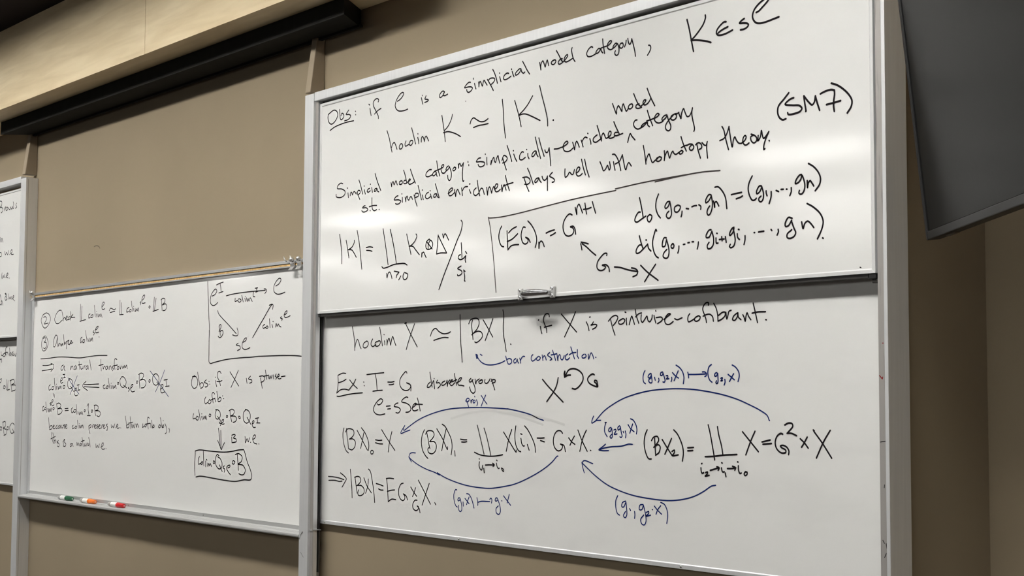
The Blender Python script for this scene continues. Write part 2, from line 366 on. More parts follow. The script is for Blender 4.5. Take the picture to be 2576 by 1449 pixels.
     '6875,2346 6908,2279 6947,2207 6951,2255 6979,2305 7011,2273 7046,2226 7050,2277 7069,2314 7095,2270 7127,2217 7159,2243/7191,2292 7161,2265 7172,2240 7210,2238 7241,2262 7229,2290 7197,2291/7258,2413 7298,2337 7342,2269 7373,2243/7355,2272 7304,2266 7296,2237 7336,2220 7398,2226/7386,2241 7448,2271 7473,2302 7442,2307 7421,2275 7448,2247 7498,2255 7548,2296 7560,2324/7496,2442 7535,2363 7578,2287 7627,2211'),
    ('upper', 'black', 'black handwriting', 3.8, 
     '1321,1593 1288,1590 1249,1567 1357,1557 1396,1526 1329,1500 1250,1507 1230,1525/1459,1508 1463,1504/1505,1694 1507,1608 1522,1525 1571,1494 1638,1504/1434,1566 1531,1575 1637,1568/1699,1502 1705,1498'),
    ('upper', 'black', 'black handwriting', 3.8, 
     '2199,1658 2153,1652 2098,1610 2218,1595 2274,1572 2228,1539 2164,1537 2136,1548/2310,1621 2314,1552/2298,1678 2301,1673/2383,1619 2402,1552 2405,1596 2432,1630 2456,1580 2478,1566 2501,1597 2531,1615 2573,1569/2608,1628 2645,1541 2688,1459/2618,1606 2644,1645 2715,1638 2721,1606 2645,1588/2708,1758 2760,1633 2797,1542/2817,1607 2841,1541/2814,1680 2823,1680/2971,1633 2919,1617 2893,1574 2937,1542 3024,1566/3015,1603 3051,1533/3006,1650 3014,1649/3162,1593 3111,1588 3094,1554 3146,1549 3171,1587 3184,1550 3224,1531/3135,1737 3179,1642 3232,1530'),
    ('upper', 'black', 'black handwriting', 3.8, 
     '3444,1565 3503,1589 3553,1614 3544,1635 3486,1621 3453,1584 3470,1537 3521,1532 3596,1565/3595,1605 3625,1507 3634,1561 3670,1602 3695,1570 3724,1525/3761,1613 3784,1506/3780,1571 3827,1616 3901,1619/3942,1570 3975,1517/3941,1650 3958,1649/4096,1579 4048,1554 4040,1505 4081,1474 4161,1503/4122,1679 4144,1574 4178,1464/4169,1522 4209,1562 4241,1554 4281,1472/4333,1562 4353,1455 4362,1512 4394,1563 4425,1521 4444,1473 4459,1517 4490,1558 4509,1517 4533,1485/4509,1517 4564,1540 4579,1577 4540,1586 4512,1536 4533,1485 4580,1482 4634,1504/4657,1560 4673,1471 4686,1518 4718,1558 4742,1522 4760,1483/4743,1680 4772,1596 4829,1470/4711,1544 4803,1559 4909,1567'),
    ('upper', 'black', 'black handwriting', 3.8, 
     '5139,1607 5177,1531 5210,1467 5245,1416/5110,1613 5206,1609 5266,1569 5266,1536 5214,1513 5155,1520/5213,1726 5258,1655 5333,1501/5442,1574 5398,1569 5362,1536 5376,1518 5420,1534 5449,1568 5464,1539 5497,1507/5514,1585 5529,1550 5565,1528 5601,1543 5623,1578/5623,1578 5623,1485 5624,1391/5723,1615 5687,1594 5666,1573 5737,1537 5766,1511 5752,1489 5719,1486'),
    ('upper', 'black', 'black handwriting', 3.8, 
     '5973,1631 5970,1567 5980,1522 6026,1543 6061,1580 6102,1548 6130,1545 6157,1601/6192,1552 6240,1574 6264,1608 6240,1627 6199,1597 6192,1543 6226,1512 6274,1516 6308,1535/6294,1718 6328,1609 6369,1513/6355,1710 6389,1593 6440,1478'),
    ('upper', 'black', 'black handwriting', 3.8, 
     '6644,1645 6677,1588 6710,1526 6749,1544 6782,1585 6815,1523 6835,1552 6821,1624/6893,1616 6906,1562 6922,1509/6874,1712 6913,1707 6964,1652 7003,1568 7026,1493/6926,1586 7003,1612 7054,1685/7054,1685 7080,1586 7106,1504 7118,1494 7144,1552 7169,1575 7188,1560 7214,1528'),
    ('upper', 'black', 'black handwriting', 3.8, 
     '7427,1753 7452,1646 7473,1523/7470,1549 7495,1607 7526,1638 7550,1591 7587,1527 7630,1548 7679,1568/7703,1582 7654,1566 7654,1541 7697,1530 7733,1548 7740,1569 7703,1584/7788,1644 7794,1588 7788,1529 7800,1579 7842,1634 7860,1589 7878,1548 7902,1592 7932,1623 7950,1595 7979,1579 8039,1597/8074,1614 8038,1593 8050,1574 8086,1579 8103,1598 8080,1613/8069,1779 8104,1694 8156,1597/8074,1647 8127,1662 8174,1665/8164,1661 8205,1673 8251,1667/8245,1659 8205,1631 8216,1604 8251,1596 8280,1630 8257,1662/8326,1666 8349,1580 8386,1488/8309,1652 8355,1671 8401,1644 8406,1606 8366,1590/8412,1664 8446,1634 8475,1623 8498,1665/8494,1662 8486,1613 8491,1546 8500,1475'),
    ('upper', 'black', 'black handwriting', 3.8, 
     '8730,1810 8757,1769 8790,1650 8830,1531/8695,1652 8762,1670 8807,1722 8840,1795/8838,1795 8856,1691 8888,1556 8905,1627 8927,1665 8954,1621 8992,1584 9035,1578/9036,1583 9079,1605 9101,1643 9085,1661 9058,1640 9052,1585 9084,1552 9111,1553 9143,1569/9213,1648 9170,1634 9175,1593 9212,1560 9250,1572 9261,1606 9229,1642 9176,1664/9282,1635 9276,1576 9314,1615 9330,1685 9345,1627 9361,1593 9387,1606 9440,1659/9440,1659 9397,1589 9365,1513 9365,1465 9381,1475/9442,1559 9446,1555'),
    ('upper', 'black', 'black handwriting', 4.56, 
     '9732,2048 9660,1988 9582,1921 9571,1851 9597,1792 9643,1762 9689,1767/9801,1983 9752,1975 9680,1930 9782,1903 9882,1885 9917,1849 9891,1821 9821,1808 9750,1806 9720,1814 9715,1831/9945,1981 9957,1905 9973,1810 9971,1810/9948,1980 10012,1905 10061,1867 10091,1893 10106,1957/10106,1957 10130,1880 10163,1794/10175,1970 10248,1989 10326,1993 10366,1981/10366,1981 10368,1937 10355,1862 10354,1801 10363,1754/10258,1842 10353,1847 10448,1856/10326,2061 10403,2030 10488,1972 10562,1900 10599,1834 10589,1775 10536,1713'),
    ('upper', 'grey', 'black handwriting', 3.19, 
     '4371,1150 4406,1042 4448,844 4497,551 4551,115/4374,1142 4398,1137 4616,1128 4801,1133 5073,1147 5572,1185 6135,1224 6542,1242 6936,1256/6926,1277 7433,1303 7919,1315 8241,1319/7630,1289 8071,1314 8405,1321 8697,1307'),
    ('upper', 'black', 'black handwriting', 3.8, 
     '611,1212 649,1065 680,887 683,754'),
    ('upper', 'black', 'black handwriting', 3.8, 
     '801,1104 844,974 884,829/1032,1086 1032,1059 964,987 885,960/865,956 965,943 1036,884 1091,824/1108,1233 1172,1026 1216,806 1249,633'),
    ('upper', 'black', 'black handwriting', 3.8, 
     '1364,953 1457,957 1544,943/1374,909 1458,900 1526,885'),
    ('upper', 'black', 'black handwriting', 3.8, 
     '1815,1200 1866,1017 1917,823 1957,653/2004,1174 2072,1002 2141,786 2174,653/1794,635 1826,612 1920,616 2106,647 2290,651 2390,644 2450,618/1922,527 1933,463 1960,524 1997,543 2034,509 2063,445/2117,549 2246,526/2246,526 2183,485/2183,485 2174,449/2293,468 2239,414/2383,515 2348,470 2358,423 2412,409 2461,443 2465,484 2402,509'),
    ('upper', 'black', 'black handwriting', 3.8, 
     '2432,1073 2485,929 2545,769/2668,1055 2689,1027 2646,958 2557,903 2495,887/2504,891 2594,879 2666,822 2756,749/2817,771 2815,711 2826,760 2861,778 2888,745 2924,697/2998,957 2938,926 2913,866 2931,824 2992,809 3061,830 3083,884 3051,927 2999,947/2929,926 3000,870 3070,809/3016,930 2973,882 2974,821'),
    ('upper', 'black', 'black handwriting', 3.8, 
     '3214,996 3199,866 3178,730/3178,730 3277,737 3422,727/3422,727 3327,846 3214,991/3321,1003 3343,946 3359,990 3384,1001 3427,959 3465,906/3755,1160 3783,1130 3760,1022 3662,881 3515,652 3350,402 3242,222/3762,844 3771,754 3785,614/3748,681 3706,669 3695,635 3740,612 3798,618 3871,658/3871,648 3855,600 3872,564/3862,718 3892,688/3763,521 3684,492 3775,451 3784,421 3735,394 3685,392 3680,405/3824,463 3850,353 3842,314 3859,305/3824,460 3857,440'),
    ('upper', 'black', 'black handwriting', 4.1, 
     '4667,1002 4626,946 4606,861 4635,772 4674,731 4715,721/4784,929 4791,818 4805,674/4818,900 4894,944 4984,969/4788,785 4895,810 5012,872/4805,672 4865,717 4941,729 5034,727/5171,944 5134,952 5093,889 5087,824 5121,746 5173,723 5224,743 5232,775 5180,812/5180,812 5239,788 5276,739/5225,1025 5297,967 5370,876 5408,780 5401,715 5379,666/5452,726 5456,648 5466,710 5495,738 5531,720 5563,662'),
    ('upper', 'black', 'black handwriting', 4.1, 
     '5600,835 5688,855 5766,863/5686,794 5745,809 5788,826'),
    ('upper', 'black', 'black handwriting', 4.1, 
     '6115,1025 6067,1043 5998,1008 5942,931 5942,849 5985,781 6047,760 6123,779 6150,823 6123,861 6081,874/6081,878 6137,878 6171,839 6185,775/6174,1115 6205,1025 6205,1099 6245,1151 6280,1101 6314,1035/6361,1152 6375,1083 6392,1014/6334,1076 6408,1076 6478,1087/6502,1157 6529,1087 6563,1008'),
    ('upper', 'black', 'black handwriting', 4.1, 
     '6568,479 6490,527 6383,602 6308,643/6426,632 6369,648 6288,665/6281,645 6295,604 6304,567/6770,463 6774,485 6735,492 6663,453 6597,386 6590,324 6623,291 6689,283 6735,302 6748,323 6689,347/6692,349 6755,349 6807,311 6820,262'),
    ('upper', 'black', 'black handwriting', 4.1, 
     '6911,311 7014,298 7166,258 7329,228/7217,281 7292,263 7327,231 7311,193 7242,172/7379,301 7490,217 7679,104/7637,298 7552,213 7447,100'),
    ('upper', 'black', 'black handwriting', 4.1, 
     '7360,1123 7391,1015 7424,878/7374,947 7345,950 7295,904 7276,851 7309,831 7395,861 7471,891/7537,903 7495,877 7502,832 7530,816 7566,846 7573,885 7542,902'),
    ('upper', 'black', 'black handwriting', 4.1, 
     '7688,1135 7650,1060 7643,972 7678,890 7720,847'),
    ('upper', 'black', 'black handwriting', 4.1, 
     '7873,1029 7838,1027 7796,972 7810,952 7852,972 7879,1028/7879,1028 7900,948 7906,870 7879,833 7851,831 7821,858 7831,891 7863,913/8009,972 7961,952 7961,904 8002,890 8043,916 8056,953 8023,971/8083,893 8080,864 8067,831'),
    ('upper', 'black', 'black handwriting', 4.1, 
     '8151,920 8191,912/8244,931 8284,939 8321,938/8357,944 8390,922 8387,889'),
    ('upper', 'black', 'black handwriting', 4.1, 
     '8554,1039 8521,1047 8469,991 8469,957 8514,972 8558,1029/8558,1029 8573,952 8566,877 8533,819 8507,809 8488,837 8501,883 8531,913/8592,964 8611,892 8611,939 8631,956 8650,940 8675,900/8615,1123 8664,1122 8728,1069 8778,989 8800,860'),
    ('upper', 'black', 'black handwriting', 4.1, 
     '8870,1011 8955,1018 9027,1022/8945,957 9005,967 9040,980'),
    ('upper', 'black', 'black handwriting', 4.1, 
     '9189,1190 9142,1119 9127,1047 9153,961 9190,916 9226,917 9248,933/9325,1063 9294,1066 9251,1007 9257,983 9300,1002 9331,1053/9331,1053 9354,978 9348,915 9317,886 9287,902 9287,930 9318,950/9394,1001 9396,974 9408,945/9468,985 9466,930 9437,856'),
    ('upper', 'black', 'black handwriting', 4.1, 
     '9540,991 9575,976/9611,996 9644,994/9687,991 9697,989/9757,1000 9757,956 9737,915/9903,1128 9880,1126 9828,1078 9816,1039 9856,1044 9897,1084 9909,1118 9943,1044 9948,981 9924,930 9890,914 9864,931 9873,957/9983,1053 9987,977 9994,1020 10022,1048 10045,1024 10073,986/10002,1237 10075,1193 10142,1120 10166,1055 10152,995 10092,932'),
    ('upper', 'black', 'black handwriting', 4.1, 
     '7356,660 7380,589 7423,492/7395,548 7352,547 7301,491 7301,456 7344,453 7430,501 7501,550/7501,550 7515,500 7558,462/7470,602 7480,601/7657,696 7643,715 7614,660 7586,564 7607,454 7649,392 7684,372'),
    ('upper', 'black', 'black handwriting', 4.1, 
     '7820,600 7782,603 7754,551 7754,502 7795,504 7823,580/7823,580 7857,485 7864,417 7843,365 7802,358 7764,385 7781,427 7829,463/7926,524 7898,501 7905,477 7932,470 7949,498 7933,523/8030,487 8027,444 8011,408'),
    ('upper', 'black', 'black handwriting', 4.1, 
     '8102,501 8129,502/8176,515 8202,516/8245,522 8272,520/8348,511 8342,469 8328,432'),
    ('upper', 'black', 'black handwriting', 4.1, 
     '8551,637 8519,635 8473,582 8473,554 8519,555 8564,618/8564,618 8590,535 8583,461 8537,422 8498,424 8489,458 8518,494/8628,537 8634,476 8660,476/8641,590 8648,587/8718,544 8724,497/8680,514 8756,515/8775,540 8788,475/8908,636 8877,625 8839,563 8845,548 8889,577 8908,622/8896,623 8914,557 8926,482 8901,423 8857,408 8838,423 8851,446/8958,558 8964,516 8991,491/8975,608 8987,604/9076,526 9075,480 9060,430'),
    ('upper', 'black', 'black handwriting', 4.1, 
     '9211,552 9221,551/9278,553 9357,556'),
    ('upper', 'black', 'black handwriting', 4.1, 
     '9462,566 9474,553'),
    ('upper', 'black', 'black handwriting', 4.1, 
     '9565,559 9569,532 9550,498'),
    ('upper', 'black', 'black handwriting', 4.1, 
     '9766,664 9713,677 9666,614 9672,582 9713,588 9760,642/9754,638 9793,550 9816,503 9793,465 9734,447 9694,459 9694,495 9759,539'),
    ('upper', 'black', 'black handwriting', 4.1, 
     '9900,612 9920,539 9943,591 9983,614 10023,588 10068,538/9978,805 10059,762 10159,678 10197,595 10180,518 10117,413/10187,417 10196,412'),
    ('upper', 'black', 'black handwriting', 2.28, 
     '10680,73 10688,69 10694,67 10686,72'),
    ('upper', 'black', 'black handwriting', 2.28, 
     '3843,2828 3840,2820'),
    ('lower', 'black', 'black handwriting', 3.59, 
     '887,3066 924,2961 957,2828 963,2697/969,2741 997,2817 1036,2865 1076,2825 1107,2760 1142,2721/1293,2831 1215,2800 1197,2752 1236,2730 1305,2744 1343,2787 1323,2825 1283,2833/1458,2859 1420,2817 1415,2774 1460,2746 1547,2771/1565,2819 1523,2793 1528,2761 1586,2747 1652,2774 1671,2816 1632,2828 1575,2813/1647,3030 1678,2928 1723,2751/1775,2824 1785,2797 1789,2765/1762,2919 1768,2916/1841,2844 1847,2801 1846,2759 1860,2812 1897,2858 1926,2805 1942,2757 1963,2825 1996,2882 2038,2812 2082,2746'),
    ('lower', 'black', 'black handwriting', 3.59, 
     '2325,3066 2441,2927 2628,2715/2556,3053 2459,2895 2398,2783 2350,2682/2302,3067 2347,3076 2338,3055'),
    ('lower', 'black', 'black handwriting', 3.59, 
     '2954,2863 3000,2936 3078,2969 3165,2921 3269,2888 3388,2894 3439,2910/3037,2798 3184,2824 3287,2834 3389,2827'),
    ('lower', 'black', 'black handwriting', 3.59, 
     '3662,3143 3669,3001 3683,2761 3711,2562 3720,2478'),
    ('lower', 'black', 'black handwriting', 3.59, 
     '3951,3055 3932,2992 3950,2893 3967,2786/3867,3009 3902,3057 4000,3080 4081,3066 4106,3016 4066,2938 3970,2872 3937,2852/3970,2872 4083,2899 4163,2877 4180,2827 4116,2770 4036,2743 4007,2753/4194,3052 4306,2931 4410,2811/4411,3059 4330,2911 4244,2767'),
    ('lower', 'black', 'black handwriting', 3.59, 
     '4631,3171 4650,3093 4639,2959 4649,2824 4684,2708 4708,2607'),
    ('lower', 'black', 'black handwriting', 3.59, 
     '4801,2705 4810,2699'),
    ('lower', 'black', 'black handwriting', 3.59, 
     '5424,2922 5439,2873 5457,2829/5608,3042 5601,3072 5557,3085 5514,3066 5488,3011 5514,2945 5551,2888 5558,2837/5507,2908 5587,2919 5659,2929'),
    ('lower', 'black', 'black handwriting', 3.59, 
     '5383,3006 5395,3009'),
    ('lower', 'black', 'black handwriting', 3.59, 
     '5850,3067 5998,2947 6151,2826/6130,3086 6040,2946 5915,2771'),
    ('lower', 'black', 'black handwriting', 3.59, 
     '6336,2949 6370,2898 6390,2838/6399,3007 6413,3009/6471,2944 6451,2918 6426,2907 6504,2912 6538,2902 6518,2876 6458,2853'),
    ('lower', 'black', 'black handwriting', 3.59, 
     '6796,2956 6829,2862 6874,2768/6753,2944 6829,2999 6894,3010 6926,2987 6894,2931 6842,2888/6978,2954 6939,2933 6946,2907 6984,2897 7036,2917 7055,2947 7023,2966 6978,2954/7081,2968 7081,2924 7087,2887/7055,3046 7074,3040/7132,2887 7151,2939 7177,2990 7202,2946 7227,2889/7240,3071 7259,2996 7303,2899/7246,2979 7303,3016 7353,3023/7347,3001 7343,2937 7365,2907 7415,2951 7447,2980 7465,2928 7496,2910 7533,2951 7539,2990/7570,2984 7582,2941 7601,2893/7599,3043 7603,3033/7607,2957 7698,2958 7717,2936 7686,2907 7631,2884/7741,2931 7807,2967 7850,2991 7820,2996 7771,2960 7753,2909 7777,2874 7831,2868 7897,2900/7921,2933 7963,2919 8046,2939'),
    ('lower', 'black', 'black handwriting', 3.59, 
     '8173,2982 8146,2954 8140,2908 8151,2887 8198,2898 8251,2921/8297,2948 8257,2929 8251,2900 8285,2889 8332,2910 8343,2938 8314,2952 8291,2944/8476,3069 8476,3098 8442,3100 8401,3069 8384,3028 8407,2969 8435,2910 8443,2869/8389,2945 8452,2963 8503,2961 8543,2931 8554,2881/8561,3086 8600,3027 8622,2952 8627,2879/8627,2879 8689,2901 8739,2940 8739,2977 8700,2978 8633,2944/8751,2976 8767,2898 8784,2938 8801,2986 8834,2995/8927,2961 8872,2927 8855,2887 8888,2878 8932,2924 8938,2963 8943,2916 8986,2882/9014,2937 9035,2904 9049,2864 9062,2920 9079,2957 9100,2918 9135,2877/9171,3063 9197,2978 9235,2841/9154,2950 9245,2961 9356,2959'),
    ('lower', 'black', 'black handwriting', 3.59, 
     '9358,2869 9367,2867'),
    ('lower', 'black', 'black handwriting', 3.59, 
     '720,2347 628,2351 495,2319/495,2319 504,2214 490,2115 465,2043/465,2043 573,2092 695,2103 817,2087/508,2203 631,2224 732,2257/833,2245 935,2174 1052,2114/1003,2255 945,2190 807,2087/472,1995 524,1991 778,2021 978,2038 1196,2047'),
    ('lower', 'black', 'black handwriting', 3.59, 
     '1222,2211 1232,2210/1237,2157 1245,2154'),
    ('lower', 'black', 'black handwriting', 3.59, 
     '1308,2323 1502,2336 1769,2348/1531,2338 1571,2241 1593,2081/1478,2071 1584,2081 1736,2087'),
    ('lower', 'black', 'black handwriting', 3.59, 
     '1876,2208 1979,2207 2044,2216/1908,2168 1979,2169 2035,2178'),
    ('lower', 'black', 'black handwriting', 3.59, 
     '2373,2336 2354,2360 2291,2331 2200,2248 2192,2175 2240,2113 2350,2081 2440,2102 2472,2143 2448,2174 2366,2195/2366,2195 2475,2154 2477,2076'),
    ('lower', 'black', 'black handwriting', 3.59, 
     '2948,2344 2970,2264 3007,2132/2963,2203 2902,2168 2885,2132 2937,2130 3006,2178 3041,2223 3055,2172 3068,2107/3054,2253 3057,2251/3136,2228 3110,2192 3179,2192 3210,2162 3146,2114/3316,2217 3248,2192 3240,2162 3282,2157 3350,2191 3366,2226 3376,2141 3392,2196 3434,2231/3418,2181 3485,2216 3493,2236 3451,2216 3435,2171 3477,2151 3552,2191/3542,2320 3560,2250 3594,2156/3493,2206 3602,2235/3594,2186 3685,2225 3709,2259 3668,2255 3619,2200 3636,2161 3702,2155 3769,2145'),
    ('lower', 'black', 'black handwriting', 3.59, 
     '3923,2248 3883,2219 3899,2199 3948,2214 3972,2233/3948,2228 4014,2130 4022,2071 3982,2044 3925,2071 3897,2130/4021,2238 4037,2174 4053,2213 4109,2237 4117,2242/4173,2227 4102,2203 4126,2179 4182,2193 4189,2222 4149,2232/4245,2232 4238,2198 4270,2178 4325,2202 4356,2241/4388,2236 4428,2158 4463,2091/4380,2207 4427,2231 4474,2221 4466,2197 4404,2182'),
    ('lower', 'black', 'black handwriting', 3.59, 
     '1603,1885 1626,1869 1702,1885 1749,1933 1701,1959 1606,1922 1521,1847 1497,1793 1552,1740 1667,1718 1809,1735/1845,1849 1901,1852 1948,1855/1878,1807 1911,1810 1958,1813'),
    ('lower', 'black', 'black handwriting', 3.59, 
     '2151,1899 2096,1888 2050,1851 2171,1831 2217,1800 2163,1753 2098,1757/2406,1980 2369,1988 2279,1956 2243,1920 2371,1895 2462,1854 2481,1803 2427,1771 2355,1765/2508,1823 2588,1865 2623,1891 2587,1896 2525,1849 2526,1803 2580,1788 2660,1804/2643,1973 2686,1886 2717,1789/2588,1881 2695,1884 2774,1882'),
    ('lower', 'black', 'black handwriting', 4.37, 
     '5474,2227 5583,2141 5697,2063 5889,1933/5789,2246 5761,2154 5697,2063 5626,1998 5562,1938/6069,2108 6132,2101 6214,2144 6275,2216 6268,2279 6200,2333 6089,2360 5992,2340 5930,2263/6034,2279 5972,2276 5920,2254/5916,2254 5908,2300 5922,2329 5925,2291 5920,2256'),
    ('lower', 'black', 'black handwriting', 4.37, 
     '6491,2279 6464,2290 6404,2269 6363,2224 6390,2179 6458,2148 6558,2132 6545,2174 6538,2201 6498,2207 6491,2192 6525,2170 6538,2143'),
    ('lower', 'black', 'black handwriting', 3.59, 
     '686,1503 658,1420 681,1278 755,1161 822,1125/757,1498 770,1411 803,1292 821,1195/728,1443 778,1488 878,1495 959,1470 970,1416 901,1360 842,1337/852,1339 952,1340 1013,1298 1004,1233 926,1176 825,1190/1058,1477 1179,1356 1349,1184/1246,1443 1209,1335 1163,1205/1176,1517 1276,1444 1366,1328 1387,1243 1373,1177/1475,1187 1437,1165 1447,1133 1495,1135 1514,1167 1475,1187'),
    ('lower', 'black', 'black handwriting', 3.59, 
     '1564,1344 1654,1338 1739,1343/1565,1301 1664,1288 1759,1288/1727,1498 1871,1372 2083,1202/2000,1475 1946,1343 1908,1174'),
    ('lower', 'black', 'black handwriting', 3.59, 
     '3257,1606 3326,1577 3394,1508 3480,1391 3498,1292 3478,1183/2826,1519 2771,1435 2755,1332 2783,1231 2854,1152 2919,1112/2884,1483 2912,1407 2939,1317 2966,1252/2858,1457 2884,1493 2954,1510 3041,1496 3067,1451 3025,1400 2956,1353/2965,1353 3077,1351 3121,1302 3105,1231 3028,1183 2932,1200 2914,1245 2940,1266/3130,1538 3265,1406 3390,1254 3394,1289/3357,1548 3300,1397 3254,1233/3563,1240 3572,1168'),
    ('lower', 'black', 'black handwriting', 3.59, 
     '3693,1406 3768,1400 3841,1400/3719,1367 3784,1367 3842,1375'),
    ('lower', 'black', 'black handwriting', 3.59, 
     '4077,1605 4135,1465 4184,1341 4233,1214/4229,1569 4278,1478 4343,1316 4380,1207/4017,1234 4138,1204 4328,1191 4485,1198 4643,1220/4660,1525 4791,1395 4932,1265 4932,1290/4836,1561 4776,1442 4719,1270/4923,1610 4904,1502 4921,1370 4981,1287 5031,1272/5033,1448 5048,1383 5086,1348 5105,1352/5025,1509 5055,1503/5167,1372 5205,1298/5109,1614 5166,1573 5255,1472 5322,1362 5337,1275/5369,1461 5445,1462 5514,1467/5438,1430 5518,1415/4131,1107 4123,1058 4148,1011 4180,997 4203,1061/4227,1023 4240,964/4125,1149 4130,1145/4263,1068 4345,1074 4455,1075/4423,1098 4463,1080 4432,1055/4509,1101 4525,1054 4549,1034 4572,1037/4510,1144 4524,1135/4618,1043 4634,1011 4665,998 4669,1017 4641,1035 4618,1038'),
    ('lower', 'black', 'black handwriting', 3.59, 
     '5880,1534 5844,1563 5774,1561 5718,1510 5697,1436 5718,1355 5789,1307 5859,1327 5880,1373 5838,1395/5838,1395 5908,1378 5937,1302/6001,1478 6054,1432 6123,1398/6112,1503 6068,1450 6027,1386/6180,1581 6246,1468 6358,1319/6341,1582 6273,1478 6217,1315/6421,1332 6428,1330'),
    ('lower', 'black', 'black handwriting', 3.59, 
     '252,742 387,742 552,733 705,712/264,682 450,690 573,679 655,688/601,812 714,767 771,726 726,670 653,596'),
    ('lower', 'black', 'black handwriting', 3.59, 
     '882,877 905,743 929,593 942,448/1014,769 1047,642 1079,525/1005,758 1074,777 1153,765 1174,712 1116,661 1067,637/1076,643 1195,643 1264,599 1265,535 1178,493 1109,500 1099,537 1117,575/1261,764 1351,645 1469,550/1383,751 1370,646 1314,537/1384,900 1433,872 1494,716 1536,559 1563,413/1596,694 1695,683 1786,666/1662,618 1716,605 1787,606'),
    ('lower', 'black', 'black handwriting', 3.59, 
     '1873,777 1893,682 1908,568 1920,443/1863,780 1956,789 2059,785/1895,593 1997,614 2086,623/1920,443 2009,484 2120,483/2307,732 2253,719 2199,655 2191,572 2229,507 2303,480 2348,508 2347,549 2310,578/2310,578 2383,551 2420,496'),
    ('lower', 'black', 'black handwriting', 3.59, 
     '2498,685 2562,626 2648,560/2618,680 2580,602 2545,551/2661,504 2608,501 2556,448 2556,392 2602,359 2646,356 2690,379 2698,410 2663,423/2663,423 2716,386 2735,331/2687,792 2827,645 2990,467/2956,757 2880,617 2786,442'),
    ('lower', 'black', 'black handwriting', 3.59, 
     '3095,493 3121,465'),
    ('lower', 'blue', 'blue handwriting', 3.28, 
     '4062,2576 4078,2536 4151,2476 4248,2441 4359,2430 4500,2440 4609,2460 4683,2483/4034,2581 4054,2522/4038,2578 4067,2526 4073,2564 4046,2578/4134,2579 4175,2564/4698,2543 4719,2493 4750,2440/4734,2502 4780,2511 4826,2491 4826,2458 4781,2435 4750,2440/4917,2509 4872,2486 4880,2452 4918,2457 4940,2489 4947,2499 4955,2470 4978,2446/5000,2512 5023,2446/5015,2479 5045,2521 5075,2536 5105,2532'),
    ('lower', 'blue', 'blue handwriting', 3.28, 
     '5275,2554 5246,2536 5239,2494 5261,2470 5313,2484 5342,2507/5386,2529 5349,2502 5364,2478 5401,2482 5430,2510 5400,2529/5466,2546 5481,2474/5481,2509 5509,2536 5531,2517 5549,2480/5617,2576 5574,2544 5625,2516 5661,2492 5625,2474/5675,2603 5711,2533 5739,2470/5646,2543 5718,2551 5760,2559/5767,2541 5782,2469 5789,2513 5817,2545 5831,2531 5838,2494 5867,2475 5895,2502 5909,2529/5979,2551 5937,2529 5930,2492 5965,2474 6014,2500/6038,2638 6069,2572 6111,2485/6007,2537 6069,2563 6138,2566/6166,2602 6166,2534/6159,2529 6193,2488/6296,2540 6255,2519 6262,2496 6303,2495 6337,2517 6316,2540/6377,2539 6384,2478 6404,2516 6431,2556 6458,2528 6481,2479/6515,2499 6523,2496'),
    ('lower', 'blue', 'blue handwriting', 3.12, 
     '2332,1506 2431,1554 2680,1661 3030,1757 3372,1816 3673,1839 4113,1849 4509,1844 4741,1836/4738,1838 4982,1808 5235,1764 5382,1719 5495,1693/5477,1700 5498,1691/2331,1571 2268,1510 2232,1468 2233,1455 2342,1480 2468,1509/2331,1568 2295,1531 2305,1502 2368,1522/3817,1953 3853,1904 3875,1860/3807,1933 3844,1973 3885,1968 3886,1944 3829,1924/3926,1949 3932,1910 3943,1944 3975,1959/4007,1949 3975,1929 3992,1910 4024,1925 4024,1949/4012,2003 4018,1993/4056,1954 4081,1906 4065,1876/4163,2013 4224,1955 4293,1897/4260,2018 4216,1955 4161,1867'),
    ('lower', 'blue', 'blue handwriting', 3.12, 
     '3147,919 3318,864 3571,810 3868,770 4174,756 4380,759 4689,800 4917,844 5214,941 5505,1064 5676,1162 5775,1238 5792,1239/2442,1121 2482,1094 2662,1019 2892,956 3084,921 3204,887/2610,1180 2526,1181 2472,1166 2442,1118/2442,1118 2473,1084 2510,1049/3619,699 3589,703 3548,632 3558,544 3600,477 3633,464/3698,586 3665,594 3641,563 3657,549 3698,571/3698,581 3732,494 3733,426 3700,403 3667,427 3658,490/3764,540 3770,485/3808,592 3854,560 3903,524/3902,616 3870,561 3846,509/3845,659 3894,655 3951,604 3992,529 4014,472/4080,616 4100,554 4100,514/4096,554 4176,573 4366,579/4365,607 4389,628 4412,610 4405,562/4537,631 4506,639 4483,604 4506,591 4545,617/4545,617 4592,525 4600,459 4569,421 4515,435 4504,491 4553,532/4626,605 4633,603/4667,673 4737,618 4821,555/4789,698 4767,639 4745,581'),
    ('lower', 'blue', 'blue handwriting', 3.43, 
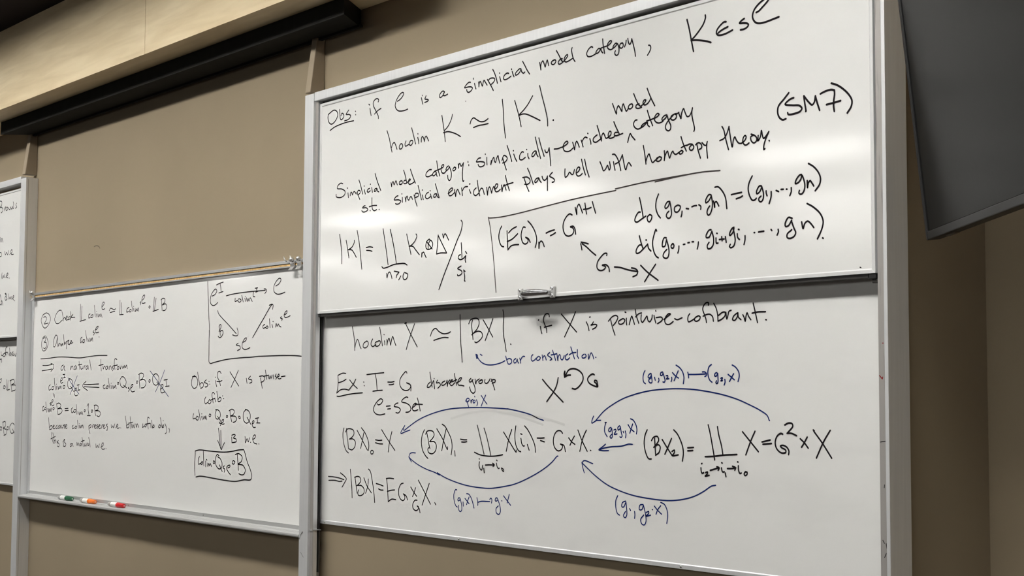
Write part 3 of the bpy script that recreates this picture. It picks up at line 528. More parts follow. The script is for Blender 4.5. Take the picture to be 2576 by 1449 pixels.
     '7412,2320 7396,2302 7377,2242 7389,2182 7420,2164/7513,2288 7482,2275 7464,2245 7482,2232 7519,2258 7519,2284/7519,2279 7532,2215 7532,2181 7507,2172 7476,2194 7482,2215 7513,2232/7577,2240 7589,2205/7648,2227 7654,2202 7638,2180/7715,2303 7685,2295 7678,2265 7709,2261 7721,2290/7721,2294 7745,2239 7757,2201 7745,2180 7721,2184/7775,2256 7799,2260 7805,2243 7781,2220 7823,2222/7868,2238 7871,2213 7859,2188/7883,2293 7931,2255 7984,2228/7978,2313 7943,2255 7910,2200/7943,2381 7996,2355 8049,2304 8073,2237 8063,2162/8137,2295 8146,2261 8151,2230/8143,2270 8265,2269 8426,2274/8374,2297 8414,2296 8443,2276 8437,2255 8414,2243/8519,2381 8483,2357 8462,2300 8471,2243 8493,2201 8529,2177/8607,2286 8579,2279 8570,2250 8595,2246 8620,2278/8620,2278 8623,2217 8623,2180 8606,2160 8589,2172 8600,2193/8668,2221 8690,2229 8693,2217 8668,2192 8695,2194/8731,2208 8734,2176 8720,2145/8782,2265 8828,2236 8878,2203/8867,2272 8834,2228 8803,2184/8846,2371 8895,2348 8944,2295 8954,2247 8935,2183'),
    ('lower', 'blue', 'blue handwriting', 3.12, 
     '7586,2088 7529,2083 7313,2051 7060,1994 6867,1923 6671,1825 6499,1690/6479,1761 6452,1716 6443,1676 6452,1673 6525,1704 6612,1711/7184,2024 7281,2046 7520,2082 7892,2103 8164,2098 8385,2079 8689,2035 8921,1982 9107,1921 9270,1859 9371,1803 9399,1752/9395,1758 9405,1749'),
    ('lower', 'blue', 'blue handwriting', 3.28, 
     '6717,1685 6691,1684 6704,1680 6685,1631 6685,1570 6731,1511/6802,1625 6770,1615 6757,1584 6783,1572 6815,1616/6815,1616 6828,1546 6822,1503 6800,1493 6783,1510 6815,1542/6854,1595 6887,1604 6893,1587 6861,1543 6913,1548/6958,1649 6926,1627 6932,1597 6964,1610 6971,1641/6971,1636 6990,1567 7003,1520 6983,1506 6964,1515/7022,1581 7035,1564/7060,1586 7073,1552 7067,1504/7111,1665 7156,1618 7219,1581/7194,1675 7168,1623 7143,1562/7156,1737 7200,1723 7250,1667 7269,1607 7260,1556/7187,1427 7124,1429 6996,1402 6802,1388 6645,1362 6579,1342/6700,1416 6632,1375 6577,1344 6645,1336 6757,1339'),
    ('lower', 'black', 'black handwriting', 3.9, 
     '7448,1608 7412,1545 7395,1446 7423,1332 7471,1265 7518,1262/7577,1508 7584,1418 7593,1321/7523,1482 7554,1519 7624,1533 7647,1493 7612,1444 7561,1401/7565,1405 7636,1436 7671,1413 7654,1347 7593,1308/7706,1499 7786,1408 7871,1317/7863,1515 7821,1441 7751,1326/7871,1362 7912,1379 7912,1350 7878,1314 7976,1325/7902,1617 7959,1573 8015,1494 8053,1407 8060,1336 8043,1256/8132,1413 8228,1420/8132,1378 8216,1384'),
    ('lower', 'black', 'black handwriting', 3.9, 
     '8464,1686 8492,1600 8534,1429 8566,1287/8611,1668 8632,1572 8674,1449 8695,1348/8414,1319 8555,1328 8706,1346 8912,1360/8355,1235 8364,1239/8346,1188 8350,1149 8363,1126 8391,1135/8420,1136 8450,1145 8446,1121 8413,1096 8478,1107/8494,1165 8555,1180 8630,1199/8598,1210 8636,1199 8619,1170/8673,1200 8679,1170 8694,1152 8715,1159/8675,1259 8684,1255/8730,1144 8742,1103/8764,1196 8832,1199 8895,1209/8842,1225 8890,1209 8878,1181/8932,1233 8936,1180 8957,1147 8977,1154/8920,1277 8928,1275/9040,1172 9019,1145 9035,1127 9064,1142 9064,1167 9040,1169'),
    ('lower', 'black', 'black handwriting', 3.9, 
     '8998,1618 9104,1521 9236,1401/9187,1627 9125,1522 9047,1360/9290,1511 9411,1535/9303,1486 9429,1498/9594,1604 9567,1612 9512,1579 9484,1509 9507,1441 9574,1398 9637,1408 9634,1431 9574,1457 9560,1474 9602,1481 9656,1459 9682,1419 9676,1382/9626,1705 9676,1726 9730,1720 9739,1693 9684,1637 9657,1614/9657,1614 9720,1615 9791,1592/9844,1559 9905,1513 9954,1461/9941,1579 9896,1513 9861,1469'),
    ('lower', 'black', 'black handwriting', 3.9, 
     '10033,1644 10149,1520 10275,1364/10258,1658 10166,1534 10066,1359/10026,1658 10040,1649'),
    ('lower', 'blue', 'blue handwriting', 3.12, 
     '8579,998 8515,987 8395,923 8253,861 8089,817 7880,787 7690,781 7387,794 7166,816 6941,859 6734,917 6524,1013 6262,1168/6465,1167 6298,1199 6258,1168/6257,1176 6274,1113 6303,1048/6925,793 6891,737 6891,645 6918,578 6959,558/7065,735 7009,713 6997,664 7031,661 7072,724/7072,724 7087,626 7087,566 7058,533 7027,554 7065,610/7139,648 7155,627/7226,619 7232,582 7226,536/7376,711 7321,701 7310,647 7354,650 7382,704/7382,704 7413,616 7426,512 7397,469 7354,477 7332,528 7387,587/7430,620 7474,634 7474,612 7426,575 7506,592/7535,661 7541,658/7571,703 7625,658 7693,615/7679,714 7629,666 7599,609/7679,754 7743,732 7791,654 7795,580 7780,513'),
    ('lower', 'smear', 'grey wiped smear', 6.24, 
     '3472,1688 3885,1769 4176,1799 4397,1807 4677,1785 4982,1740 5221,1693 5368,1663 5484,1637/4554,1798 4861,1776 5279,1741 5498,1719 5713,1687 5911,1645'),
    ('mid', 'black', 'black handwriting', 3.68, 
     '714,3898 576,3860 499,3753 592,3629 718,3581 898,3641 1012,3767 922,3868 769,3907 686,3895/624,3814 719,3828 794,3786 726,3712 673,3675 895,3684'),
    ('mid', 'black', 'black handwriting', 3.68, 
     '1589,3928 1481,3933 1323,3864 1238,3748 1309,3670 1445,3655 1656,3723/1618,3906 1678,3796 1711,3699/1693,3732 1760,3772 1843,3716/1841,3748 1919,3777 1891,3799 1830,3759 1870,3711 1949,3723/2040,3779 1972,3764 1959,3718 2079,3739/2060,3884 2075,3803 2097,3700/2083,3760 2205,3819 2093,3764 2313,3756'),
    ('mid', 'black', 'black handwriting', 3.68, 
     '2581,4014 2575,3846 2587,3658/2660,3968 2643,3823 2637,3677/2566,3659 2703,3675 2855,3686'),
    ('mid', 'black', 'black handwriting', 3.68, 
     '3074,3796 3000,3778 3004,3716 3079,3723/3126,3763 3103,3727 3203,3729 3215,3770 3126,3767/3274,3963 3294,3859 3337,3724/3373,3784 3401,3716/3385,3835 3390,3831/3447,3781 3475,3719 3521,3768 3563,3722 3594,3776 3656,3706'),
    ('mid', 'black', 'black handwriting', 3.68, 
     '3649,3916 3729,3963 3751,3999 3693,4006 3633,3937 3651,3875 3720,3862 3782,3876'),
    ('mid', 'black', 'black handwriting', 3.68, 
     '3991,3821 4046,3869 4142,3855 4214,3832 4293,3853/4041,3785 4145,3795 4263,3804'),
    ('mid', 'black', 'black handwriting', 3.68, 
     '4486,4010 4493,3870 4487,3725/4568,3957 4555,3848 4547,3729/4478,3725 4654,3725'),
    ('mid', 'black', 'black handwriting', 3.68, 
     '4909,3853 4819,3827 4799,3769 4890,3771/4943,3802 4927,3769 5004,3770 5002,3810 4943,3802/5007,3967 5030,3887 5072,3767/5105,3825 5140,3761/5112,3864 5117,3860/5182,3822 5198,3762 5250,3809 5274,3769 5316,3826 5341,3761'),
    ('mid', 'black', 'black handwriting', 3.68, 
     '5421,3944 5395,3926 5432,3909 5416,3880/5487,3965 5573,4009 5592,4057 5527,4050 5464,3966 5489,3910 5622,3910'),
    ('mid', 'black', 'black handwriting', 3.68, 
     '5800,3844 5779,3816 5823,3799 5844,3829 5804,3844'),
    ('mid', 'black', 'black handwriting', 3.68, 
     '6008,3998 5993,3865 5965,3732/6083,3976 6046,3843 6021,3739/5957,3732 6085,3746 6191,3761'),
    ('mid', 'black', 'black handwriting', 3.68, 
     '6310,3937 6328,3831 6349,3735/6297,3937 6372,3962 6458,3939 6439,3883 6357,3839 6482,3853 6539,3803 6488,3739 6383,3728'),
    ('mid', 'black', 'black handwriting', 3.68, 
     '746,3413 609,3366 550,3247 597,3126 684,3087 848,3143 913,3250 863,3338 775,3405/638,3354 749,3373 769,3318 700,3277 812,3263 833,3197 737,3138 669,3153'),
    ('mid', 'black', 'black handwriting', 3.68, 
     '1408,3388 1325,3412 1222,3318 1203,3189 1260,3162 1363,3250 1409,3377 1416,3270 1450,3162/1473,3225 1492,3172 1526,3235 1581,3212 1611,3169/1688,3220 1636,3200 1653,3174 1704,3220 1718,3173/1735,3411 1763,3304 1785,3197/1793,3250 1822,3207 1898,3268 1897,3110/1935,3267 2029,3280 1980,3213 2060,3201 2111,3231 2061,3190/2111,3221 2177,3261 2134,3273 2095,3232 2138,3210 2241,3239'),
    ('mid', 'black', 'black handwriting', 3.68, 
     '2698,3332 2624,3302 2629,3219 2703,3248/2752,3278 2730,3227 2816,3225 2828,3276 2752,3278/2868,3462 2899,3357 2957,3232/2994,3293 3032,3230/3078,3301 3098,3228 3144,3293 3166,3247 3202,3308 3231,3235/3278,3449 3236,3420 3306,3397 3259,3357/3352,3457 3439,3485 3486,3529 3427,3526 3342,3458 3370,3406 3517,3411'),
    ('mid', 'black', 'black handwriting', 3.68, 
     '3532,3315 3542,3311'),
    ('mid', 'black', 'black handwriting', 3.68, 
     '527,2920 918,2924 1464,2943 1998,2932 2622,2907 3125,2929 3519,2939 3945,2933'),
    ('mid', 'black', 'black handwriting', 3.68, 
     '649,2776 873,2773 1147,2791/612,2661 879,2675 1154,2694/1091,2813 1247,2779 1250,2725 1102,2641'),
    ('mid', 'black', 'black handwriting', 3.68, 
     '1770,2772 1665,2741 1642,2678 1723,2666 1798,2740 1824,2750 1812,2687 1868,2648'),
    ('mid', 'black', 'black handwriting', 3.68, 
     '2141,2736 2161,2666 2194,2735 2261,2734 2286,2671/2400,2753 2335,2712 2353,2670 2419,2691 2426,2743 2472,2675/2575,2834 2591,2741 2626,2667/2538,2762 2731,2776/2658,2729 2687,2677 2777,2697 2784,2738/2829,2676 2860,2737 2885,2747/2986,2746 2928,2705 2940,2670 3014,2694 3026,2745 3050,2669/3104,2857 3145,2754 3191,2651'),
    ('mid', 'black', 'black handwriting', 3.68, 
     '3645,2859 3652,2748 3683,2630/3555,2739 3772,2756/3750,2726 3777,2665 3813,2715 3861,2721/3942,2724 3881,2694 3898,2654 3969,2673 3976,2723 4008,2659/4056,2652 4071,2712 4118,2722 4160,2651/4227,2720 4182,2691 4253,2670 4209,2625/4408,2847 4314,2859 4285,2779 4325,2649/4227,2720 4437,2737/4439,2708 4418,2668 4479,2648 4510,2687 4462,2713/4555,2716 4572,2657 4615,2715/4673,2665 4693,2714 4741,2674 4762,2723 4810,2683 4853,2728 4893,2657'),
    ('mid', 'black', 'black handwriting', 3.68, 
     '1093,2361 1014,2318 1029,2247 1127,2264/1206,2317 1171,2264 1264,2264 1277,2317 1206,2317/1303,2495 1326,2392 1374,2247/1423,2328 1454,2253/1425,2370 1431,2366/1504,2328 1535,2259 1568,2327 1614,2274 1654,2331 1684,2268/1647,2433 1736,2465 1734,2497 1681,2497 1631,2433 1671,2391 1766,2407/1756,2571 1862,2576/1809,2570 1840,2507/1787,2501 1893,2506/1797,2337 1784,2295 1854,2284 1877,2327 1813,2344'),
    ('mid', 'black', 'black handwriting', 3.68, 
     '2131,2484 2029,2432 2025,2326 2118,2274 2246,2305 2283,2389 2210,2462 2089,2484/2167,2326 2329,2217/2381,2221 2482,2252 2480,2284 2403,2273 2368,2180 2438,2128 2540,2142/2502,2346 2614,2356/2553,2350 2585,2246/2534,2242 2661,2250'),
    ('mid', 'black', 'black handwriting', 3.68, 
     '3576,2367 2858,2355/3590,2296 2860,2314/2954,2427 2783,2335 3041,2232'),
    ('mid', 'black', 'black handwriting', 3.68, 
     '3867,2352 3787,2322 3823,2272 3895,2286/3964,2322 3933,2282 4000,2278 4036,2322 3964,2326/4018,2478 4056,2382 4110,2272/4153,2341 4190,2272/4161,2381 4166,2377/4234,2331 4266,2271 4295,2331 4330,2291 4365,2341 4406,2271/4465,2390 4457,2364 4504,2360 4512,2390 4465,2396/4636,2498 4569,2439 4598,2340 4715,2297 4828,2340 4846,2418 4727,2501 4635,2502/4736,2340 4885,2285/4989,2300 4944,2281 5013,2261 4961,2218/5049,2271 5146,2319 5167,2348 5108,2349 5059,2261 5129,2212 5240,2222/5329,2416 5299,2387 5357,2377 5373,2412 5329,2420/5424,2551 5430,2434 5469,2280/5402,2541 5512,2569 5614,2539 5582,2472 5474,2434 5650,2443 5732,2375 5657,2299 5526,2284'),
    ('mid', 'black', 'black handwriting', 3.68, 
     '5867,2442 5847,2404 5900,2394 5911,2432 5867,2442'),
    ('mid', 'black', 'black handwriting', 3.68, 
     '6120,2554 6015,2498 6020,2393 6130,2336 6256,2373 6263,2487 6163,2548 6057,2536/6191,2393 6300,2335/6358,2260 6449,2297 6456,2335 6397,2345 6346,2260 6391,2194 6537,2213/6485,2429 6630,2443/6568,2432 6607,2316/6553,2312 6710,2319'),
    ('mid', 'black', 'black handwriting', 3.68, 
     '1253,2174 1274,2114/1314,2157 1340,2093'),
    ('mid', 'blue', 'blue handwriting', 2.94, 
     '2025,2499 2270,2347 2616,2159/2501,2538 2346,2367 2152,2148'),
    ('mid', 'blue', 'blue handwriting', 2.94, 
     '5890,2608 6190,2430 6686,2120/6506,2617 6339,2411 6136,2207'),
    ('mid', 'black', 'black handwriting', 3.68, 
     '775,1902 699,1869 715,1800 797,1827/833,1870 813,1831 880,1832 888,1875 833,1870/869,1989 887,1892 939,1774/978,1850 1005,1786/1033,1850 1060,1775 1089,1847 1131,1791 1164,1862 1186,1787/1146,1980 1093,1954 1159,1942 1123,1916/1190,1970 1264,2013 1262,2041 1198,2023 1192,1937 1249,1912 1323,1934/1273,1874 1264,1842 1320,1827 1344,1864 1289,1878'),
    ('mid', 'black', 'black handwriting', 3.68, 
     '1463,1961 1491,1854 1542,1738/1463,1950 1580,1972 1690,1930 1666,1888 1534,1851 1721,1857 1762,1804 1675,1750 1542,1732'),
    ('mid', 'black', 'black handwriting', 3.68, 
     '1907,1858 2075,1866/1910,1816 2093,1824'),
    ('mid', 'black', 'black handwriting', 3.68, 
     '2298,1883 2233,1840 2268,1778 2355,1800/2388,1846 2355,1800 2443,1790 2471,1838 2388,1846/2485,1946 2507,1843 2528,1750/2576,1802 2589,1750/2638,1782 2667,1737 2699,1793 2742,1752 2779,1804 2829,1743/2899,1836 2890,1809 2941,1806 2949,1837 2898,1842'),
    ('mid', 'black', 'black handwriting', 3.68, 
     '3024,1919 3091,1967 3088,1848 3135,1730/3045,1729 3205,1727'),
    ('mid', 'black', 'black handwriting', 3.68, 
     '3263,1840 3240,1809 3290,1799 3312,1834 3262,1846/3380,1943 3411,1831 3466,1730/3371,1932 3478,1943 3578,1904 3556,1853 3445,1831 3631,1823 3692,1773 3627,1716 3515,1731'),
    ('mid', 'black', 'black handwriting', 3.5, 
     '1046,1657 1077,1529 1118,1401/1099,1443 1167,1487 1261,1478 1247,1435 1118,1405/1289,1458 1369,1491 1340,1507 1289,1458 1346,1427 1425,1449/1514,1504 1451,1471 1480,1433 1549,1452/1637,1506 1569,1473 1587,1442 1666,1464 1674,1507 1710,1444/1744,1508 1763,1456 1826,1467 1849,1516/1928,1526 1866,1510 1941,1480 1891,1448/1941,1480 2034,1513 2006,1534 1941,1491 1985,1449 2048,1461/1215,1349 1260,1233 1339,1118/1196,1210 1437,1269/1297,1340 1347,1235 1393,1119/1389,1172 1442,1195 1473,1132/1524,1176 1539,1112/1604,1188 1552,1155 1646,1115 1639,1062 1558,1071'),
    ('mid', 'black', 'black handwriting', 3.5, 
     '2357,1519 2297,1486 2325,1449 2411,1468/2476,1500 2442,1468 2515,1459 2543,1501 2476,1506/2561,1626 2592,1533 2617,1461/2654,1524 2678,1469/2657,1559 2662,1555/2705,1525 2728,1470 2766,1526 2799,1475 2831,1533 2885,1466'),
    ('mid', 'black', 'black handwriting', 3.5, 
     '3132,1522 3152,1441 3206,1364/3147,1522 3230,1544 3257,1514 3170,1472/3308,1484 3330,1536 3378,1551/3405,1507 3477,1538 3442,1552 3395,1516 3446,1477 3514,1492/3573,1554 3516,1533 3591,1506 3544,1473/3610,1510 3686,1542 3656,1555 3610,1510 3661,1475 3722,1492/3757,1483 3773,1543 3815,1554/3832,1514 3897,1545 3863,1559 3832,1514 3882,1479 3938,1506/4029,1574 3974,1547 4042,1518 4027,1448 3988,1457'),
    ('mid', 'black', 'black handwriting', 3.5, 
     '4210,1561 4232,1502 4291,1542 4326,1503 4369,1579/4410,1509 4419,1505/4465,1526 4524,1556 4499,1582 4455,1535 4504,1497 4586,1512/4651,1509 4660,1506'),
    ('mid', 'black', 'black handwriting', 3.5, 
     '4850,1738 4887,1631 4916,1514/4906,1534 4958,1583 5026,1575 5006,1526 4916,1514/5063,1731 5082,1634 5107,1498/5002,1604 5181,1626/5138,1596 5164,1519 5206,1578 5254,1521 5294,1599/5326,1590 5355,1532 5383,1600 5453,1534'),
    ('mid', 'black', 'black handwriting', 3.5, 
     '5625,1604 5620,1537 5680,1557/5735,1596 5706,1558 5759,1549 5792,1588 5734,1602/5902,1713 5845,1732 5817,1684 5869,1513/5778,1603 5950,1619/5963,1610 5984,1534/6003,1677 6040,1535/6039,1554 6101,1593 6124,1556 6053,1536'),
    ('mid', 'black', 'black handwriting', 3.5, 
     '6335,1597 6294,1559 6350,1541 6390,1579 6334,1601/6370,1729 6404,1636 6450,1547/6450,1562 6502,1600 6517,1563 6450,1547/6564,1620 6630,1546 6633,1462 6581,1437/6490,1678 6499,1673'),
    ('mid', 'black', 'black handwriting', 3.5, 
     '6725,1539 6755,1511 6745,1465'),
    ('mid', 'black', 'black handwriting', 3.5, 
     '1855,1173 1893,1080/1845,1163 1937,1217 1924,1165 2006,1125 1982,1082 1877,1075/1894,1223 1905,1221'),
    ('mid', 'black', 'black handwriting', 3.5, 
     '2292,1143 2226,1120 2228,1079 2295,1095 2318,1144 2344,1138 2383,1083'),
    ('mid', 'black', 'black handwriting', 3.5, 
     '2563,1171 2577,1109 2625,1166 2669,1112/2752,1165 2703,1133 2720,1103 2769,1125 2777,1166 2811,1109/2821,1280 2852,1188 2892,1097/2775,1197 2935,1221/2939,1160 2957,1109 3021,1132 3028,1173/3057,1112 3079,1164 3103,1175/3138,1165 3121,1124 3170,1136 3178,1166/3146,1288 3201,1197 3232,1097'),
    ('mid', 'black', 'black handwriting', 3.5, 
     '3498,1165 3517,1095 3583,1137 3624,1098 3678,1169/3706,1106 3715,1102/3768,1112 3862,1154 3860,1194 3803,1183 3768,1112 3819,1069 3938,1081/3985,1088 3995,1084'),
    ('mid', 'black', 'black handwriting', 3.5, 
     '8142,4180 8167,3988 8196,3674 8243,3299 8235,3099/8318,3910 8431,3936 8494,3995 8454,4028 8348,3987 8263,3890 8267,3788 8357,3741 8471,3756 8534,3787/8474,4100 8602,4124 8730,4137/8612,4120 8638,4042 8656,3967/8567,3952 8727,3971/8540,3642 8574,3589 8706,3507 8965,3368 9228,3216/9255,3313 9288,3252 9284,3192 9207,3179 9097,3200/8599,3365 8634,3287 8653,3202/8599,3365 8646,3394 8679,3370 8655,3317 8602,3273/8635,3272 8730,3284 8754,3245 8702,3185 8623,3164 8573,3189/9805,3133 9950,3262 10152,3432 10379,3629 10450,3670/10349,3659 10450,3672 10480,3654 10462,3589/10213,3342 10149,3322 10157,3282 10230,3290/10273,3311 10244,3289 10289,3273 10326,3294 10287,3317/10362,3432 10373,3366 10390,3285/10452,3334 10477,3282/10480,3384 10491,3379/10563,3287 10590,3344 10620,3299 10662,3334 10691,3304 10749,3281/10758,3454 10724,3433 10787,3416 10765,3393/10856,3479 10926,3505 10939,3540 10897,3535 10842,3479 10866,3438 10956,3439 11039,3458/8236,3307 8243,2887 8249,2748 8299,2716 8445,2732 8892,2776 9452,2797 9756,2800 9995,2810 10405,2811 10834,2810 11252,2800 11438,2785/9305,3048 9235,3020 9369,2994 9385,2956 9279,2921/9474,3059 9579,3094 9593,3131 9539,3125 9459,3059 9446,2977 9524,2938 9630,2943 9720,2964'),
    ('mid', 'black', 'black handwriting', 3.5, 
     '8845,3890 9040,3906 9413,3918 9778,3920 10210,3916/10165,3944 10224,3937 10254,3910 10197,3865/9168,3832 9164,3779 9248,3790/9293,3818 9263,3782 9342,3756 9381,3792 9318,3817/9399,3869 9432,3804 9456,3755/9509,3816 9535,3762/9520,3845 9526,3841/9570,3820 9596,3759 9625,3803 9657,3761 9697,3814 9769,3751/9809,3906 9795,3869 9805,3832 9857,3826/9861,3970 9950,3973/9906,3968 9929,3908/9884,3902 9973,3916'),
    ('mid', 'black', 'black handwriting', 3.5, 
     '10556,3971 10670,4009 10725,4071 10682,4095 10583,4057 10499,3974 10501,3886 10589,3838 10718,3832 10859,3854'),
    ('mid', 'black', 'black handwriting', 3.68, 
     '7708,2509 7619,2454 7603,2336 7684,2276 7801,2304 7837,2398 7777,2477 7624,2486/7824,2563 7869,2445 7936,2288/7917,2343 7982,2374 8049,2358 8051,2311 7953,2270/8163,2427 8082,2381 8165,2365 8232,2334 8151,2296 8118,2303/8262,2396 8269,2391/8291,2349 8297,2345'),
    ('mid', 'black', 'black handwriting', 3.68, 
     '8497,2410 8525,2356 8552,2303/8494,2472 8504,2467/8711,2531 8661,2570 8588,2555 8568,2487 8652,2394 8693,2321/8555,2395 8652,2391 8747,2409'),
    ('mid', 'black', 'black handwriting', 3.68, 
     '9027,2559 9187,2437 9347,2313/9322,2579 9218,2452 9074,2289'),
    ('mid', 'black', 'black handwriting', 3.68, 
     '9611,2442 9635,2360/9752,2478 9684,2434 9799,2411 9806,2381 9726,2359'),
    ('mid', 'black', 'black handwriting', 3.68, 
     '10095,2446 10128,2358 10160,2273/10059,2473 10183,2478 10236,2445 10200,2394 10113,2373/10253,2574 10285,2489 10307,2423/10212,2475 10372,2491/10358,2473 10388,2430 10416,2480 10446,2437 10479,2490/10516,2494 10532,2429/10616,2508 10583,2472 10632,2450 10604,2421/10646,2457 10717,2478 10701,2507 10660,2464 10704,2428 10775,2435/10782,2463 10906,2472'),
    ('mid', 'black', 'black handwriting', 3.68, 
     '8158,2121 8111,2071 8140,2001 8228,2025/8292,2072 8244,2025 8311,2002 8358,2049 8291,2079/8483,2172 8433,2203 8386,2172 8434,2018/8357,2072 8502,2100/8486,2095 8537,2034/8562,2218 8591,2134 8617,2043/8606,2073 8678,2119 8727,2089 8697,2051 8617,2039/8773,2142 8783,2138/8813,2097 8823,2092'),
    ('mid', 'black', 'black handwriting', 3.68, 
     '7703,1821 7681,1779 7683,1732 7774,1741/7823,1773 7791,1725 7876,1711 7891,1758 7829,1776/7892,1890 7922,1805 7966,1709/8007,1775 8042,1717/8011,1822 8018,1817/8063,1776 8091,1727 8123,1777 8151,1730 8162,1785 8207,1719'),
    ('mid', 'black', 'black handwriting', 3.68, 
     '8302,1817 8287,1786 8336,1775 8358,1807 8311,1821'),
    ('mid', 'black', 'black handwriting', 3.68, 
     '8559,1892 8513,1812 8548,1751 8629,1737 8707,1792 8688,1860 8607,1897 8526,1897/8605,1783 8716,1711/8711,1693 8679,1669 8744,1655 8713,1624/8759,1671 8822,1694 8830,1728 8780,1721 8750,1671 8792,1649 8855,1657/8645,1576 8681,1455 8728,1236/8732,1540 8748,1381 8760,1229/8627,1362 8710,1273 8767,1207 8806,1261 8877,1331'),
    ('mid', 'black', 'black handwriting', 3.68, 
     '8929,1799 8923,1775 8968,1772 8976,1795 8935,1802/9051,1894 9070,1804 9121,1699/9020,1886 9128,1913 9207,1881 9178,1828 9086,1796 9242,1791 9299,1747 9245,1701 9168,1688/9365,1793 9372,1763 9427,1763 9411,1790 9365,1795'),
    ('mid', 'black', 'black handwriting', 3.68, 
     '9620,1914 9531,1854 9535,1735 9643,1681 9747,1731 9765,1827 9697,1893 9590,1914/9655,1781 9795,1662/9839,1673 9898,1696 9897,1726 9847,1710 9840,1651 9886,1615 9951,1617/9940,1763 10058,1779/10000,1771 10026,1699/9987,1691 10105,1692'),
    ('mid', 'black', 'black handwriting', 3.68, 
     '9130,1435 9140,1338/9129,1465 9222,1482 9259,1468 9193,1421 9287,1401 9303,1364 9242,1348 9149,1338'),
    ('mid', 'black', 'black handwriting', 3.68, 
     '9597,1453 9619,1350 9668,1418 9715,1367 9748,1435/9790,1362 9799,1358/9863,1408 9951,1447 9956,1483 9905,1482 9863,1423 9909,1358 10008,1338/10073,1343 10082,1339'),
    ('mid', 'black', 'black handwriting', 4.05, 
     '7799,722 7775,889 7791,1077 7788,1154/7788,1154 7948,1178 8311,1170 8858,1167 9139,1188 9385,1220 9553,1230/9538,1234 9568,1223 9696,1020 9806,892 9854,792 9826,739 9586,721 9282,681 8907,683 8459,701 8000,715 7834,693/7953,1059 7915,1003 7925,926 8007,944/8056,969 8007,937 8058,926 8089,963 8049,977/8098,1156 8113,1025 8131,903/8194,990 8198,890/8219,1021 8245,1007/8270,954 8283,896 8313,948 8347,911 8368,950 8419,901/8496,1000 8475,969 8521,955 8529,994 8486,1005/8685,1098 8620,1119 8559,1041 8579,935 8694,871 8788,897 8801,973 8735,1047 8638,1081/8707,940 8813,830/8882,931 8842,899 8900,871 8886,823/9009,898 9087,924 9086,946 9008,936 8962,896 9011,846 9107,787/9192,1032 9162,986 9225,974 9260,1012 9207,1033/9342,1149 9362,1008 9391,876/9271,1139 9388,1158 9512,1103 9484,1028 9379,979 9547,963 9626,885 9583,817 9492,801 9406,817'),
    ('lup', 'black', 'black handwriting', 4.2, 
     '-1514,3138 -1437,3142 -1368,3110 -1373,3054 -1446,3011/-1484,3000 -1368,2990 -1297,2940 -1313,2892 -1397,2865'),
    ('lup', 'black', 'black handwriting', 4.2, 
     '-1189,2895 -1183,2944 -1129,2981 -1163,2921/-1053,2967 -1107,2937 -1085,2893 -1001,2906 -995,2948 -1043,2966/-957,2944 -907,2905 -850,2892 -817,2952/-817,2952 -785,2907 -728,2895 -723,2951/-714,2957 -693,2913 -636,2901 -651,2979/-675,3051 -633,2991'),
    ('lup', 'black', 'black handwriting', 4.2, 
     '-468,3003 -502,2965 -452,2911 -534,2891'),
    ('lup', 'black', 'black handwriting', 4.2, 
     '-1407,2305 -1350,2190 -1308,2275 -1229,2181'),
    ('lup', 'black', 'black handwriting', 4.2, 
     '-1403,1950 -1332,1954 -1302,1876 -1397,1860'),
    ('lup', 'black', 'black handwriting', 4.2, 
     '-1105,1964 -1064,1882 -984,1929 -921,1872 -857,1964/-803,1873 -791,1868/-745,1882 -655,1919 -670,1973 -749,1926 -686,1865 -569,1861'),
    ('lup', 'black', 'black handwriting', 4.2, 
     '-1234,1479 -1248,1420 -1228,1352 -1153,1414 -1111,1366 -1079,1438/-1046,1370 -1026,1365/-980,1380 -862,1432 -883,1458 -955,1424 -951,1368 -875,1349/-799,1338 -780,1336'),
    ('lup', 'black', 'black handwriting', 4.2, 
     '-1018,1001 -948,949 -1011,910 -988,853 -913,854/-990,1007 -931,976 -947,942 -876,869 -913,854'),
    ('lup', 'black', 'black handwriting', 4.2, 
     '-791,983 -764,864 -702,910 -662,863 -619,913/-615,861 -606,857/-559,855 -471,913 -500,931 -543,888 -493,831/-437,814 -418,812'),
    ('lup', 'black', 'black handwriting', 4.2, 
     '-1331,1003 -1268,929 -1251,838 -1217,759 -1293,762/-1255,761 -1205,849 -1130,745'),
    ('llo', 'black', 'black handwriting', 4.2, 
     '-1525,2986 -1521,2929 -1461,2900 -1387,2920/-1313,2953 -1406,2920 -1384,2885 -1308,2883 -1245,2924 -1304,2953/-1154,3097 -1228,3078 -1261,3008 -1215,2910/-1314,2960 -1125,2964 -1093,2908/-1030,3066 -996,2989 -1007,2892/-1008,2906 -938,2960 -898,2925 -970,2891/-867,2883 -853,2945 -790,2975/-787,2937 -822,2903 -757,2895 -732,2936/-693,2914 -653,2872 -603,2940'),
    ('llo', 'black', 'black handwriting', 4.2, 
     '-1588,2811 -1494,2823 -1471,2774 -1478,2746'),
    ('llo', 'black', 'black handwriting', 4.2, 
     '-1553,2355 -1459,2377 -1478,2311 -1548,2280'),
    ('llo', 'black', 'black handwriting', 4.2, 
     '-1303,2209 -1323,2165 -1228,2156 -1207,2200 -1304,2218'),
    ('llo', 'black', 'black handwriting', 4.2, 
     '-1124,2353 -1120,2134 -943,2134/-1052,2331 -1062,2148/-900,2338 -825,2113/-934,2330 -703,2350 -663,2285 -834,2234 -601,2220 -595,2134 -823,2091'),
    ('llo', 'black', 'black handwriting', 4.2, 
